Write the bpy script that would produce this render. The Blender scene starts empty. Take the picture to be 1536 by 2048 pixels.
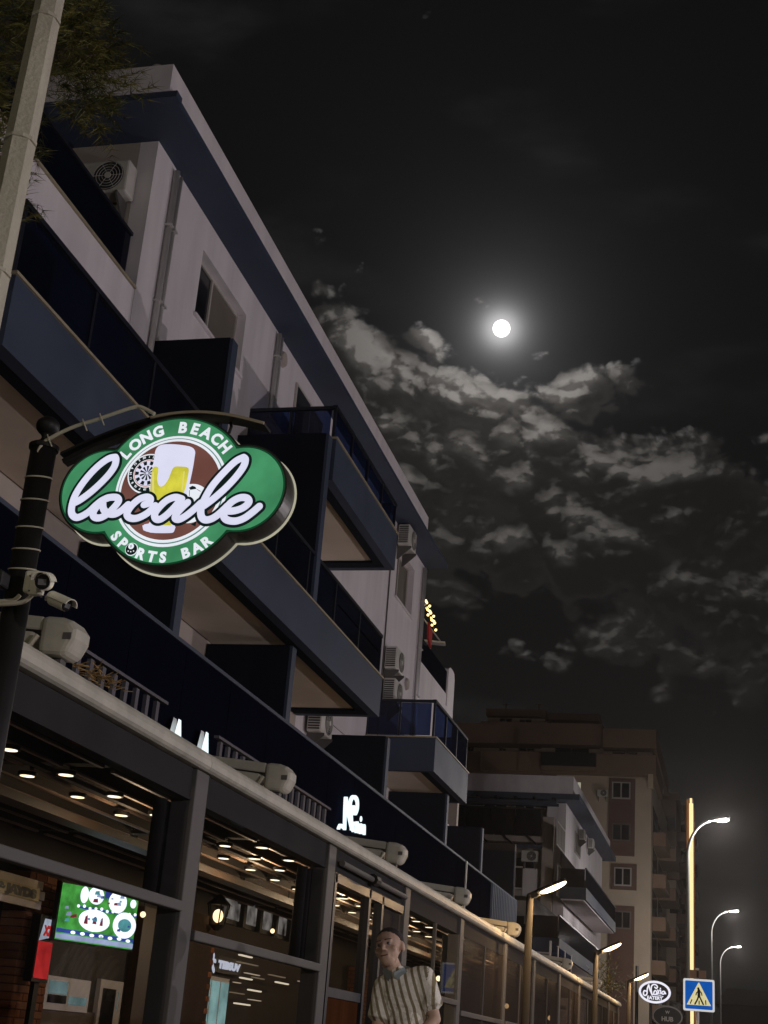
import bpy, bmesh, math, random
from mathutils import Vector, Matrix
R = random.Random(7)
scene = bpy.context.scene
COL = scene.collection

# ------------------------------------------------------------------ camera
FPX = 2806.57                      # focal length in pixels of a 1536 x 2048 frame
CAM = Vector((0.0, 0.0, 1.15))
def _axes(a, b, c):
    ca, sa, cb, sb, cc, sc = math.cos(a), math.sin(a), math.cos(b), math.sin(b), math.cos(c), math.sin(c)
    F = Vector((-sa*cb, ca*cb, sb)); Rt = Vector((ca, sa, 0)); U = Rt.cross(F)
    return Rt*cc + U*sc, -Rt*sc + U*cc, F
RT, UP, FW = _axes(0.26253818, 0.36342525, 0.08155378)
cam_data = bpy.data.cameras.new('camera')
cam = bpy.data.objects.new('camera', cam_data); COL.objects.link(cam)
cam.matrix_world = Matrix(((RT.x, UP.x, -FW.x, CAM.x), (RT.y, UP.y, -FW.y, CAM.y), (RT.z, UP.z, -FW.z, CAM.z), (0, 0, 0, 1)))
cam_data.sensor_fit = 'VERTICAL'; cam_data.sensor_height = 24.0
cam_data.lens = 24.0*FPX/2048.0
cam_data.clip_start = 0.05; cam_data.clip_end = 9000
scene.camera = cam
def ray(x, y):
    return (FW + RT*((x-768)/FPX) - UP*((y-1024)/FPX)).normalized()
def PX(x, y, X): d = ray(x, y); return CAM + d*((X-CAM.x)/d.x)
def PY(x, y, Y): d = ray(x, y); return CAM + d*((Y-CAM.y)/d.y)
def PZ(x, y, Z): d = ray(x, y); return CAM + d*((Z-CAM.z)/d.z)

# ------------------------------------------------------------------ sky and moonlight
MOON = ray(1003, 657)
def make_world():
    w = bpy.data.worlds.new('World'); scene.world = w; w.use_nodes = True
    nt = w.node_tree; nt.nodes.clear(); N = nt.nodes; L = nt.links
    def mth(op, a, b=None, c=None, clamp=False):
        n = N.new('ShaderNodeMath'); n.operation = op; n.use_clamp = clamp
        for i, v in enumerate((a, b, c)):
            if v is None: continue
            if isinstance(v, (int, float)): n.inputs[i].default_value = v
            else: L.new(v, n.inputs[i])
        return n.outputs[0]
    def dot(vec, const):
        n = N.new('ShaderNodeVectorMath'); n.operation = 'DOT_PRODUCT'; L.new(vec, n.inputs[0]); n.inputs[1].default_value = const
        return n.outputs['Value']
    def comb(x, y, z=0.0):
        n = N.new('ShaderNodeCombineXYZ')
        for i, v in enumerate((x, y, z)):
            if isinstance(v, (int, float)): n.inputs[i].default_value = v
            else: L.new(v, n.inputs[i])
        return n.outputs[0]
    def smooth(v, a, b):
        n = N.new('ShaderNodeMapRange'); n.interpolation_type = 'SMOOTHSTEP'
        L.new(v, n.inputs[0]); n.inputs[1].default_value = a; n.inputs[2].default_value = b
        return n.outputs[0]
    tc = N.new('ShaderNodeTexCoord').outputs['Generated']
    e1 = MOON.cross(Vector((0, 0, 1))).normalized(); e2 = e1.cross(MOON).normalized()
    md = mth('MAXIMUM', dot(tc, MOON), 0.05)
    u = mth('DIVIDE', dot(tc, e1), md); v = mth('DIVIDE', dot(tc, e2), md)
    r = mth('SQRT', mth('ADD', mth('MULTIPLY', u, u), mth('MULTIPLY', v, v)))
    # the bank of cumulus: below the moon, its top edge falling off to the right
    def density(du, dv):
        uu = mth('ADD', u, du) if du is not None else u
        vv = mth('ADD', v, dv) if dv is not None else v
        p = comb(uu, mth('MULTIPLY', vv, 1.35))
        def noise(scale, detail, rough, vec):
            n = N.new('ShaderNodeTexNoise'); n.noise_dimensions = '2D'; n.inputs['Scale'].default_value = scale; n.inputs['Detail'].default_value = detail
            n.inputs['Roughness'].default_value = rough; L.new(vec, n.inputs['Vector']); return n.outputs['Fac']
        base = noise(13.0, 4.0, 0.5, p)
        wv = mth('MULTIPLY', mth('SUBTRACT', base, 0.5), 0.025)
        q = N.new('ShaderNodeVectorMath'); q.operation = 'ADD'; L.new(p, q.inputs[0]); L.new(comb(wv, mth('MULTIPLY', wv, -0.8)), q.inputs[1])
        d = mth('MULTIPLY', base, 1.0)
        for sc_, w_, dt in ((12.0, 0.50, 0.0), (27.0, 0.34, 0.0), (58.0, 0.21, 1.0), (130.0, 0.085, 2.0)):
            bl = mth('ABSOLUTE', mth('SUBTRACT', noise(sc_, dt, 0.5, q.outputs[0]), 0.5))
            d = mth('ADD', d, mth('MULTIPLY', mth('SUBTRACT', bl, 0.12), w_*2.0))
        # band coordinate: 1 on the axis of the bank, falling off to both sides
        up_ = mth('ADD', mth('MULTIPLY', uu, -0.30), -0.040)
        lo_ = mth('ADD', mth('MULTIPLY', uu, -0.33), -0.176)
        ea = mth('DIVIDE', mth('SUBTRACT', up_, vv), 0.026); eb = mth('DIVIDE', mth('SUBTRACT', vv, lo_), 0.036)
        band = mth('MAXIMUM', mth('MINIMUM', mth('MINIMUM', ea, eb), 1.0), -2.7)
        return mth('ADD', mth('SUBTRACT', d, 0.44), mth('MULTIPLY', band, 0.25))
    rr = mth('MAXIMUM', r, 0.002)
    d0 = density(None, None)
    k = mth('DIVIDE', -0.0055, rr); d1 = density(mth('MULTIPLY', u, k), mth('MULTIPLY', v, k))
    k2 = mth('DIVIDE', -0.020, rr); d2 = density(mth('MULTIPLY', u, k2), mth('MULTIPLY', v, k2))
    cover = smooth(d0, -0.14, 0.03)
    rim = smooth(mth('SUBTRACT', d0, d1), 0.0, 0.115)
    form = smooth(mth('SUBTRACT', d0, d2), -0.20, 0.50)
    thin = mth('SUBTRACT', 1.0, smooth(d0, -0.10, 0.22))
    lit = mth('ADD', mth('MULTIPLY', mth('MULTIPLY', rim, form), 1.25), mth('ADD', mth('MULTIPLY', mth('MULTIPLY', form, form), 0.70), mth('MULTIPLY', thin, 0.16)))
    fall = mth('ADD', mth('DIVIDE', 0.150, mth('ADD', 1.0, mth('POWER', mth('DIVIDE', rr, 0.080), 2.5))), 0.019)
    cl = mth('ADD', mth('MULTIPLY', mth('ADD', lit, 0.20), fall), 0.0022)
    # the aureole the moon throws into the thin high air
    glow = mth('ADD', mth('DIVIDE', 0.55, mth('ADD', 1.0, mth('POWER', mth('DIVIDE', rr, 0.0125), 3.2))),
               mth('DIVIDE', 0.045, mth('ADD', 1.0, mth('POWER', mth('DIVIDE', rr, 0.040), 2.1))))
    base = mth('ADD', glow, 0.0038)
    wisp = N.new('ShaderNodeTexNoise'); wisp.inputs['Scale'].default_value = 5.0; wisp.inputs['Detail'].default_value = 5.0
    L.new(comb(u, mth('MULTIPLY', v, 2.4)), wisp.inputs['Vector'])
    base = mth('ADD', base, mth('MULTIPLY', smooth(wisp.outputs['Fac'], 0.50, 0.80), 0.012))
    val = mth('ADD', mth('MULTIPLY', base, mth('SUBTRACT', 1.0, cover)), mth('MULTIPLY', cl, cover))
    tint = N.new('ShaderNodeMix'); tint.data_type = 'RGBA'
    L.new(cover, tint.inputs[0]); tint.inputs[6].default_value = (1.0, 0.985, 1.0, 1); tint.inputs[7].default_value = (1.0, 0.93, 0.87, 1)
    colr = N.new('ShaderNodeVectorMath'); colr.operation = 'SCALE'; L.new(tint.outputs[2], colr.inputs[0]); L.new(val, colr.inputs['Scale'])
    # faint scattered moonlight of the whole night sky
    sky = N.new('ShaderNodeTexSky'); sky.sky_type = 'NISHITA'; sky.sun_disc = False
    sky.sun_elevation = math.asin(MOON.z); sky.sun_rotation = math.atan2(MOON.x, MOON.y)
    bg1 = N.new('ShaderNodeBackground'); L.new(sky.outputs[0], bg1.inputs[0]); bg1.inputs[1].default_value = 0.00006
    bg2 = N.new('ShaderNodeBackground'); L.new(colr.outputs[0], bg2.inputs[0]); bg2.inputs[1].default_value = 1.0
    ad = N.new('ShaderNodeAddShader'); L.new(bg1.outputs[0], ad.inputs[0]); L.new(bg2.outputs[0], ad.inputs[1])
    out = N.new('ShaderNodeOutputWorld'); L.new(ad.outputs[0], out.inputs[0])
make_world()
scene.world.cycles.sampling_method = 'NONE'
sun = bpy.data.lights.new('moonlight', 'SUN'); sun.energy = 0.02; sun.angle = math.radians(0.5); sun.color = (1.0, 0.96, 0.9)
suno = bpy.data.objects.new('moonlight', sun); COL.objects.link(suno)
suno.rotation_euler = (-MOON).to_track_quat('-Z', 'Y').to_euler()

scene.view_settings.view_transform = 'Standard'; scene.view_settings.look = 'None'
scene.view_settings.exposure = 0.0; scene.view_settings.gamma = 1.0; scene.view_settings.use_curve_mapping = False
cy = scene.cycles
cy.use_denoising = True
try:
    cy.denoiser = 'OPENIMAGEDENOISE'; cy.denoising_input_passes = 'RGB_ALBEDO_NORMAL'
except Exception: pass
cy.max_bounces = 5; cy.diffuse_bounces = 2; cy.glossy_bounces = 2; cy.transparent_max_bounces = 14; cy.transmission_bounces = 6
cy.sample_clamp_indirect = 3.0; cy.caustics_reflective = False; cy.caustics_refractive = False

# lamps: powers
P_OPP = 1650.0      # unseen white lamps added on the opposite pavement
P_BACK = 900.0      # unseen lamp added behind the viewer
P_TALL = 1300.0      # cool-white cane lamps along the road
P_WARM = 115.0       # warm pavement lamps
P_SPOT = 4.4        # ceiling spots under the pergola

# ------------------------------------------------------------------ materials
MATS = {}
def mat(name, col, rough=0.7, metal=0.0, var=0.12, vscale=3.0, bump=0.0, bscale=60.0, spec=0.4, streak=0.0):
    m = bpy.data.materials.new(name); m.use_nodes = True; nt = m.node_tree; N = nt.nodes; L = nt.links
    b = N['Principled BSDF']; b.inputs['Roughness'].default_value = rough; b.inputs['Metallic'].default_value = metal
    b.inputs['Specular IOR Level'].default_value = spec
    tc = N.new('ShaderNodeTexCoord').outputs['Object']
    n = N.new('ShaderNodeTexNoise'); n.inputs['Scale'].default_value = vscale; n.inputs['Detail'].default_value = 6.0; n.inputs['Roughness'].default_value = 0.6
    if streak:
        mp = N.new('ShaderNodeMapping'); L.new(tc, mp.inputs[0]); mp.inputs['Scale'].default_value = (1, 1, streak); L.new(mp.outputs[0], n.inputs['Vector'])
    else: L.new(tc, n.inputs['Vector'])
    mr = N.new('ShaderNodeMapRange'); L.new(n.outputs['Fac'], mr.inputs[0]); mr.inputs[1].default_value = 0.25; mr.inputs[2].default_value = 0.75
    mr.inputs[3].default_value = 1.0-var; mr.inputs[4].default_value = 1.0+var
    sc = N.new('ShaderNodeVectorMath'); sc.operation = 'SCALE'; sc.inputs[0].default_value = col[:3]; L.new(mr.outputs[0], sc.inputs['Scale'])
    L.new(sc.outputs[0], b.inputs['Base Color'])
    rr = N.new('ShaderNodeMapRange'); L.new(n.outputs['Fac'], rr.inputs[0]); rr.inputs[3].default_value = max(0.03, rough-0.12); rr.inputs[4].default_value = min(1, rough+0.12)
    L.new(rr.outputs[0], b.inputs['Roughness'])
    if bump:
        n2 = N.new('ShaderNodeTexNoise'); n2.inputs['Scale'].default_value = bscale; n2.inputs['Detail'].default_value = 4.0; L.new(tc, n2.inputs['Vector'])
        bp = N.new('ShaderNodeBump'); bp.inputs['Strength'].default_value = bump; bp.inputs['Distance'].default_value = 0.02; L.new(n2.outputs['Fac'], bp.inputs['Height'])
        L.new(bp.outputs[0], b.inputs['Normal'])
    MATS[name] = m; return m
def emit(name, col, strength=1.0, var=0.0, vscale=6.0):
    m = bpy.data.materials.new(name); m.use_nodes = True; nt = m.node_tree; N = nt.nodes; L = nt.links; N.clear()
    e = N.new('ShaderNodeEmission'); e.inputs[0].default_value = (*col[:3], 1); e.inputs[1].default_value = strength
    if var:
        tc = N.new('ShaderNodeTexCoord').outputs['Object']
        n = N.new('ShaderNodeTexNoise'); n.inputs['Scale'].default_value = vscale; n.inputs['Detail'].default_value = 3.0; L.new(tc, n.inputs['Vector'])
        mr = N.new('ShaderNodeMapRange'); L.new(n.outputs['Fac'], mr.inputs[0]); mr.inputs[1].default_value = .3; mr.inputs[2].default_value = .7
        mr.inputs[3].default_value = strength*(1-var); mr.inputs[4].default_value = strength*(1+var); L.new(mr.outputs[0], e.inputs[1])
    o = N.new('ShaderNodeOutputMaterial'); L.new(e.outputs[0], o.inputs[0]); MATS[name] = m
    if name not in ('sign_green', 'sign_white', 'neon_white', 'led_core', 'tv_white', 'tv_green'): m.cycles.emission_sampling = 'NONE'
    return m
def glass(name, tint, refl=0.08, rough=0.03, base=None, opacity=0.0):
    """thin pane: tinted transparency, fresnel gloss, and optionally some body colour (film, grime)"""
    m = bpy.data.materials.new(name); m.use_nodes = True; nt = m.node_tree; N = nt.nodes; L = nt.links; N.clear()
    t = N.new('ShaderNodeBsdfTransparent'); t.inputs[0].default_value = (*tint, 1)
    g = N.new('ShaderNodeBsdfGlossy'); g.inputs['Roughness'].default_value = rough; g.inputs[0].default_value = (1, 1, 1, 1)
    lw = N.new('ShaderNodeLayerWeight'); lw.inputs[0].default_value = 0.25
    mr = N.new('ShaderNodeMapRange'); L.new(lw.outputs['Facing'], mr.inputs[0]); mr.inputs[3].default_value = refl*0.6; mr.inputs[4].default_value = min(0.9, refl*4)
    mx = N.new('ShaderNodeMixShader'); L.new(mr.outputs[0], mx.inputs[0]); L.new(t.outputs[0], mx.inputs[1]); L.new(g.outputs[0], mx.inputs[2])
    res = mx.outputs[0]
    if base:
        d = N.new('ShaderNodeBsdfDiffuse'); d.inputs[0].default_value = (*base, 1)
        tc = N.new('ShaderNodeTexCoord').outputs['Object']; n = N.new('ShaderNodeTexNoise'); n.inputs['Scale'].default_value = 1.7; n.inputs['Detail'].default_value = 5
        L.new(tc, n.inputs['Vector']); m2 = N.new('ShaderNodeMapRange'); L.new(n.outputs['Fac'], m2.inputs[0]); m2.inputs[1].default_value = .3; m2.inputs[2].default_value = .7
        m2.inputs[3].default_value = opacity*0.7; m2.inputs[4].default_value = min(1, opacity*1.3)
        x2 = N.new('ShaderNodeMixShader'); L.new(m2.outputs[0], x2.inputs[0]); L.new(res, x2.inputs[1]); L.new(d.outputs[0], x2.inputs[2]); res = x2.outputs[0]
    o = N.new('ShaderNodeOutputMaterial'); L.new(res, o.inputs[0]); MATS[name] = m; return m

M = MATS
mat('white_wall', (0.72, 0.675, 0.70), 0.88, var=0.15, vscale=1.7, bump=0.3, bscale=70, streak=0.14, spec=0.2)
mat('white_trim', (0.70, 0.655, 0.68), 0.85, var=0.13, vscale=2.0, streak=0.5, spec=0.2)
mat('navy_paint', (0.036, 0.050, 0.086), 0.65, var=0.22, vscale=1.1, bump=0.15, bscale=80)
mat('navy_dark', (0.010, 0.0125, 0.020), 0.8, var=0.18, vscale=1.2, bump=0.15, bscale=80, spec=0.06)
mat('ceiling_beige', (0.72, 0.615, 0.50), 0.9, var=0.10, vscale=1.0)
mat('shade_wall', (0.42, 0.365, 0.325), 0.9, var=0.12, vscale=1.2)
mat('cream_metal', (0.46, 0.44, 0.37), 0.6, var=0.26, vscale=3.5, spec=0.3)
mat('grey_metal', (0.105, 0.101, 0.096), 0.6, var=0.16, vscale=2.0, spec=0.15)
mat('slat_grey', (0.13, 0.125, 0.145), 0.8, var=0.15, spec=0.1)
mat('panel_grey', (0.034, 0.033, 0.035), 0.9, var=0.25, vscale=1.6, spec=0.05)
mat('black_metal', (0.010, 0.0095, 0.009), 0.55, var=0.25, vscale=8, spec=0.3)
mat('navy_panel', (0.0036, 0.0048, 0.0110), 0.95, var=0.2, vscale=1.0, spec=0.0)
mat('lamp_pole', (0.038, 0.035, 0.032), 0.85, var=0.15, vscale=5, spec=0.08)
mat('lit_slat_edge', (0.26, 0.175, 0.13), 0.5, var=0.25, vscale=3)
mat('dark_frame', (0.012, 0.014, 0.022), 0.4, var=0.2, vscale=4)
mat('edge_trim', (0.34, 0.29, 0.20), 0.55, var=0.2, vscale=4)
mat('alu', (0.55, 0.53, 0.52), 0.4, metal=0.3, var=0.1)
mat('ac_white', (0.55, 0.53, 0.49), 0.55, var=0.1, vscale=4)
mat('ac_dark', (0.03, 0.03, 0.032), 0.6, var=0.2)
mat('pole_concrete', (0.52, 0.49, 0.39), 0.85, var=0.28, vscale=3.0, bump=0.5, bscale=35, streak=0.3)
mat('cable_cream', (0.52, 0.48, 0.37), 0.6, var=0.15, vscale=9)
mat('cam_white', (0.74, 0.71, 0.58), 0.4, var=0.06, vscale=8)
mat('lens_black', (0.008, 0.008, 0.009), 0.12, var=0.1)
mat('lens_grey', (0.16, 0.16, 0.17), 0.2, var=0.1)
mat('asphalt', (0.075, 0.075, 0.076), 0.9, var=0.25, vscale=2, bump=0.6, bscale=120)
mat('paving', (0.32, 0.285, 0.25), 0.85, var=0.2, vscale=1.5, bump=0.3, bscale=60)
mat('kerb', (0.32, 0.31, 0.29), 0.85, var=0.2, vscale=2)
mat('ground', (0.09, 0.085, 0.07), 0.95, var=0.3, vscale=0.3)
mat('wood_dark', (0.060, 0.038, 0.026), 0.55, var=0.35, vscale=5)
mat('wood_panel', (0.060, 0.022, 0.009), 0.95, var=0.4, vscale=4, streak=0.15, spec=0.0)
mat('slat_dark', (0.10, 0.070, 0.052), 0.38, var=0.2, vscale=3)
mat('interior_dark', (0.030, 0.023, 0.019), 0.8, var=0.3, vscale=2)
mat('curtain', (0.012, 0.011, 0.012), 0.9, var=0.3, vscale=4)
mat('beige_tower', (0.56, 0.46, 0.35), 0.9, var=0.14, vscale=0.35, bump=0.1, bscale=30)
mat('brown_tower', (0.24, 0.155, 0.105), 0.9, var=0.16, vscale=0.35)
mat('maroon_tower', (0.15, 0.085, 0.07), 0.9, var=0.16, vscale=0.4)
mat('cream_tower', (0.62, 0.50, 0.35), 0.9, var=0.12, vscale=0.5)
mat('win_dark', (0.010, 0.011, 0.014), 0.12, var=0.2, vscale=1.0, spec=0.6)
mat('win_frame', (0.46, 0.43, 0.40), 0.5, var=0.08)
mat('shutter', (0.155, 0.135, 0.115), 0.6, var=0.12, vscale=3)
mat('bark', (0.09, 0.065, 0.045), 0.9, var=0.3, vscale=9, bump=0.8, bscale=30)
mat('skin', (0.56, 0.375, 0.28), 0.55, var=0.10, vscale=14, bump=0.1, bscale=200)
mat('hair', (0.035, 0.028, 0.024), 0.7, var=0.3, vscale=60, bump=0.5, bscale=300)
mat('trousers', (0.03, 0.034, 0.05), 0.9, var=0.2, vscale=20, bump=0.3, bscale=300)
mat('shoe', (0.02, 0.017, 0.015), 0.5)
mat('collar_blue', (0.25, 0.29, 0.30), 0.85, var=0.1)
mat('red_cloth', (0.42, 0.02, 0.015), 0.85, var=0.15)
mat('dry_straw', (0.30, 0.19, 0.07), 0.9, var=0.4, vscale=30)
glass('glass_navy', (0.07, 0.095, 0.165), 0.04, 0.06, base=(0.012, 0.016, 0.030), opacity=0.35)
glass('glass_blue', (0.24, 0.31, 0.50), 0.04, 0.05, base=(0.016, 0.024, 0.055), opacity=0.20)
glass('glass_clear', (0.82, 0.82, 0.83), 0.02, 0.02)
glass('glass_dusty', (0.50, 0.46, 0.43), 0.02, 0.3, base=(0.075, 0.06, 0.052), opacity=0.30)
def brick_mat():
    m = bpy.data.materials.new('brick_wall'); m.use_nodes = True; nt = m.node_tree; N = nt.nodes; L = nt.links; b = N['Principled BSDF']
    tc = N.new('ShaderNodeTexCoord').outputs['Object']
    sp = N.new('ShaderNodeSeparateXYZ'); L.new(tc, sp.inputs[0])
    ad = N.new('ShaderNodeMath'); L.new(sp.outputs[0], ad.inputs[0]); L.new(sp.outputs[1], ad.inputs[1])
    cb = N.new('ShaderNodeCombineXYZ'); L.new(ad.outputs[0], cb.inputs[0]); L.new(sp.outputs[2], cb.inputs[1])
    br = N.new('ShaderNodeTexBrick'); L.new(cb.outputs[0], br.inputs['Vector']); br.inputs['Scale'].default_value = 1.0
    br.inputs['Brick Width'].default_value = 0.21; br.inputs['Row Height'].default_value = 0.065; br.inputs['Mortar Size'].default_value = 0.008
    br.inputs['Color1'].default_value = (0.19, 0.075, 0.035, 1); br.inputs['Color2'].default_value = (0.12, 0.05, 0.026, 1); br.inputs['Mortar'].default_value = (0.05, 0.035, 0.026, 1)
    L.new(br.outputs['Color'], b.inputs['Base Color']); b.inputs['Roughness'].default_value = 0.9
    bp = N.new('ShaderNodeBump'); bp.inputs['Strength'].default_value = 0.7; bp.inputs['Distance'].default_value = 0.01; bp.invert = True
    L.new(br.outputs['Fac'], bp.inputs['Height']); L.new(bp.outputs[0], b.inputs['Normal']); MATS['brick_wall'] = m
brick_mat()
def shirt_mat():
    m = bpy.data.materials.new('striped_shirt'); m.use_nodes = True; nt = m.node_tree; N = nt.nodes; L = nt.links; b = N['Principled BSDF']
    at = N.new('ShaderNodeAttribute'); at.attribute_name = 'stripe'
    md = N.new('ShaderNodeMath'); md.operation = 'FRACT'; L.new(at.outputs['Fac'], md.inputs[0])
    g = N.new('ShaderNodeMapRange'); g.interpolation_type = 'SMOOTHSTEP'; L.new(md.outputs[0], g.inputs[0]); g.inputs[1].default_value = 0.54; g.inputs[2].default_value = 0.60
    g2 = N.new('ShaderNodeMapRange'); g2.interpolation_type = 'SMOOTHSTEP'; L.new(md.outputs[0], g2.inputs[0]); g2.inputs[1].default_value = 0.94; g2.inputs[2].default_value = 1.0
    s = N.new('ShaderNodeMath'); s.operation = 'SUBTRACT'; L.new(g.outputs[0], s.inputs[0]); L.new(g2.outputs[0], s.inputs[1])
    mx = N.new('ShaderNodeMix'); mx.data_type = 'RGBA'; L.new(s.outputs[0], mx.inputs[0]); mx.inputs[6].default_value = (0.84, 0.80, 0.70, 1); mx.inputs[7].default_value = (0.27, 0.225, 0.14, 1)
    L.new(mx.outputs[2], b.inputs['Base Color']); b.inputs['Roughness'].default_value = 0.9; b.inputs['Specular IOR Level'].default_value = 0.15
    tc = N.new('ShaderNodeTexCoord').outputs['Object']; n = N.new('ShaderNodeTexNoise'); n.inputs['Scale'].default_value = 11; n.inputs['Detail'].default_value = 3; L.new(tc, n.inputs['Vector'])
    bp = N.new('ShaderNodeBump'); bp.inputs['Strength'].default_value = 1.0; bp.inputs['Distance'].default_value = 0.05; L.new(n.outputs['Fac'], bp.inputs['Height']); L.new(bp.outputs[0], b.inputs['Normal'])
    MATS['striped_shirt'] = m
shirt_mat()
def leaf_mat():
    m = bpy.data.materials.new('foliage'); m.use_nodes = True; nt = m.node_tree; N = nt.nodes; L = nt.links; b = N['Principled BSDF']
    g = N.new('ShaderNodeObjectInfo'); n = N.new('ShaderNodeTexNoise'); n.inputs['Scale'].default_value = 3.0
    tc = N.new('ShaderNodeTexCoord').outputs['Object']; L.new(tc, n.inputs['Vector'])
    cr = N.new('ShaderNodeValToRGB'); L.new(n.outputs['Fac'], cr.inputs[0])
    cr.color_ramp.elements[0].position = .35; cr.color_ramp.elements[0].color = (0.06, 0.068, 0.016, 1); cr.color_ramp.elements[1].position = .65; cr.color_ramp.elements[1].color = (0.20, 0.18, 0.04, 1)
    L.new(cr.outputs[0], b.inputs['Base Color']); b.inputs['Roughness'].default_value = 0.7; MATS['foliage'] = m
leaf_mat()
# lit things
emit('sign_green', (0.050, 0.235, 0.105), 1.0, var=0.28, vscale=4.5)
emit('sign_green_edge', (0.006, 0.050, 0.020), 1.0)
emit('sign_white', (0.72, 0.72, 0.90), 1.0, var=0.05)
emit('sign_white2', (0.80, 0.84, 0.90), 1.0, var=0.06)
emit('sign_brown', (0.150, 0.062, 0.050), 1.0, var=0.35, vscale=3)
emit('sign_ink', (0.006, 0.012, 0.011), 1.0)
emit('sign_yellow', (0.62, 0.58, 0.055), 1.0, var=0.18, vscale=16)
emit('sign_teal', (0.09, 0.22, 0.20), 1.0)
emit('sign_red', (0.55, 0.22, 0.18), 1.0)
emit('rim_light', (0.42, 0.40, 0.30), 0.9, var=0.2)
emit('neon_white', (0.80, 0.95, 1.0), 1.25)
emit('oval_white', (0.86, 0.84, 0.95), 1.0)
emit('moon_face', (1.0, 0.97, 0.92), 2.5, var=0.15, vscale=0.02)
emit('lens_cool', (1.0, 0.98, 0.84), 14.0)
emit('lens_warm', (1.0, 0.74, 0.40), 10.0)
emit('lens_soft', (1.0, 0.95, 0.95), 2.0)
emit('spot_glow', (1.0, 0.80, 0.52), 3.0)
emit('led_core', (1.0, 0.74, 0.36), 1.25)
emit('led_side', (0.50, 0.17, 0.03), 0.35)
emit('bulb_warm', (1.0, 0.70, 0.36), 3.0)
emit('fairy', (1.0, 0.72, 0.25), 3.0)

# ------------------------------------------------------------------ mesh helpers
class MB:
    def __init__(s): s.v = []; s.f = []
    def add(s, vs, fs):
        k = len(s.v); s.v += [tuple(p) for p in vs]; s.f += [tuple(i+k for i in f) for f in fs]; return s
    def box(s, x0, x1, y0, y1, z0, z1):
        if x0 > x1: x0, x1 = x1, x0
        if y0 > y1: y0, y1 = y1, y0
        if z0 > z1: z0, z1 = z1, z0
        return s.add([(x0,y0,z0),(x1,y0,z0),(x1,y1,z0),(x0,y1,z0),(x0,y0,z1),(x1,y0,z1),(x1,y1,z1),(x0,y1,z1)],
                     [(0,3,2,1),(4,5,6,7),(0,1,5,4),(1,2,6,5),(2,3,7,6),(3,0,4,7)])
    def bar(s, a, b, w, h, up=(0, 0, 1)):
        a = Vector(a); b = Vector(b); d = (b-a).normalized(); sd = d.cross(Vector(up))
        if sd.length < 1e-6: sd = d.cross(Vector((1, 0, 0)))
        sd.normalize(); u = sd.cross(d); vs = []
        for p in (a, b):
            for i, j in ((-1,-1),(1,-1),(1,1),(-1,1)): vs.append(p + sd*(i*w/2) + u*(j*h/2))
        return s.add(vs, [(3,2,1,0),(4,5,6,7),(0,1,5,4),(1,2,6,5),(2,3,7,6),(3,0,4,7)])
    def tube(s, pts, r, n=10, cap=True):
        pts = [Vector(p) for p in pts]; rs = r if isinstance(r, (list, tuple)) else [r]*len(pts); vs = []; fs = []
        d = (pts[1]-pts[0]).normalized(); ref = Vector((0, 0, 1)) if abs(d.z) < 0.9 else Vector((1, 0, 0))
        nn = d.cross(ref).normalized()
        for i, p in enumerate(pts):
            a = pts[max(0, i-1)]; b = pts[min(len(pts)-1, i+1)]; d = (b-a).normalized()
            nn = (nn - d*nn.dot(d)).normalized(); bb = d.cross(nn)
            for k in range(n):
                t = 2*math.pi*k/n; vs.append(p + nn*(math.cos(t)*rs[i]) + bb*(math.sin(t)*rs[i]))
        for i in range(len(pts)-1):
            for k in range(n): fs.append((i*n+k, i*n+(k+1)%n, (i+1)*n+(k+1)%n, (i+1)*n+k))
        if cap: fs.append(tuple(range(n))[::-1]); fs.append(tuple((len(pts)-1)*n+k for k in range(n)))
        return s.add(vs, fs)
    def ball(s, c, rx, ry=None, rz=None, nu=14, nv=9, rot=None):
        ry = rx if ry is None else ry; rz = rx if rz is None else rz; c = Vector(c); vs = [Vector((0, 0, rz))]; fs = []
        for j in range(1, nv):
            ph = math.pi*j/nv
            for i in range(nu):
                t = 2*math.pi*i/nu; vs.append(Vector((rx*math.sin(ph)*math.cos(t), ry*math.sin(ph)*math.sin(t), rz*math.cos(ph))))
        vs.append(Vector((0, 0, -rz))); last = len(vs)-1
        for i in range(nu): fs.append((0, 1+i, 1+(i+1)%nu)); fs.append((last, last-nu+(i+1)%nu, last-nu+i))
        for j in range(nv-2):
            for i in range(nu): a = 1+j*nu; fs.append((a+i, a+nu+i, a+nu+(i+1)%nu, a+(i+1)%nu))
        if rot is not None: vs = [rot @ p for p in vs]
        return s.add([p+c for p in vs], fs)
    def prism(s, poly, depth, fn):
        """poly: 2-D outline; fn(u, v, w) -> point; extruded from w=0 to w=depth"""
        n = len(poly); vs = [fn(u, v, 0) for u, v in poly] + [fn(u, v, depth) for u, v in poly]
        fs = [tuple(range(n))[::-1], tuple(range(n, 2*n))] + [(i, (i+1) % n, n+(i+1) % n, n+i) for i in range(n)]
        return s.add(vs, fs)
    def build(s, name, m, parent=None, bevel=0.0, smooth=False, segs=2):
        me = bpy.data.meshes.new(name); off = WL.get(parent.name, Vector()) if parent else Vector()
        me.from_pydata([(p[0]-off.x, p[1]-off.y, p[2]-off.z) for p in s.v], [], s.f); me.update()
        bm = bmesh.new(); bm.from_mesh(me); bmesh.ops.recalc_face_normals(bm, faces=bm.faces); bm.to_mesh(me); bm.free()
        me.materials.append(M[m] if isinstance(m, str) else m)
        o = bpy.data.objects.new(name, me); COL.objects.link(o)
        if parent: o.parent = parent
        WL[o.name] = Vector(off)
        if smooth:
            for p in me.polygons: p.use_smooth = True
        if bevel:
            b = o.modifiers.new('bevel', 'BEVEL'); b.width = bevel; b.segments = segs; b.limit_method = 'ANGLE'; b.angle_limit = 0.7
        return o
WL = {}
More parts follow.
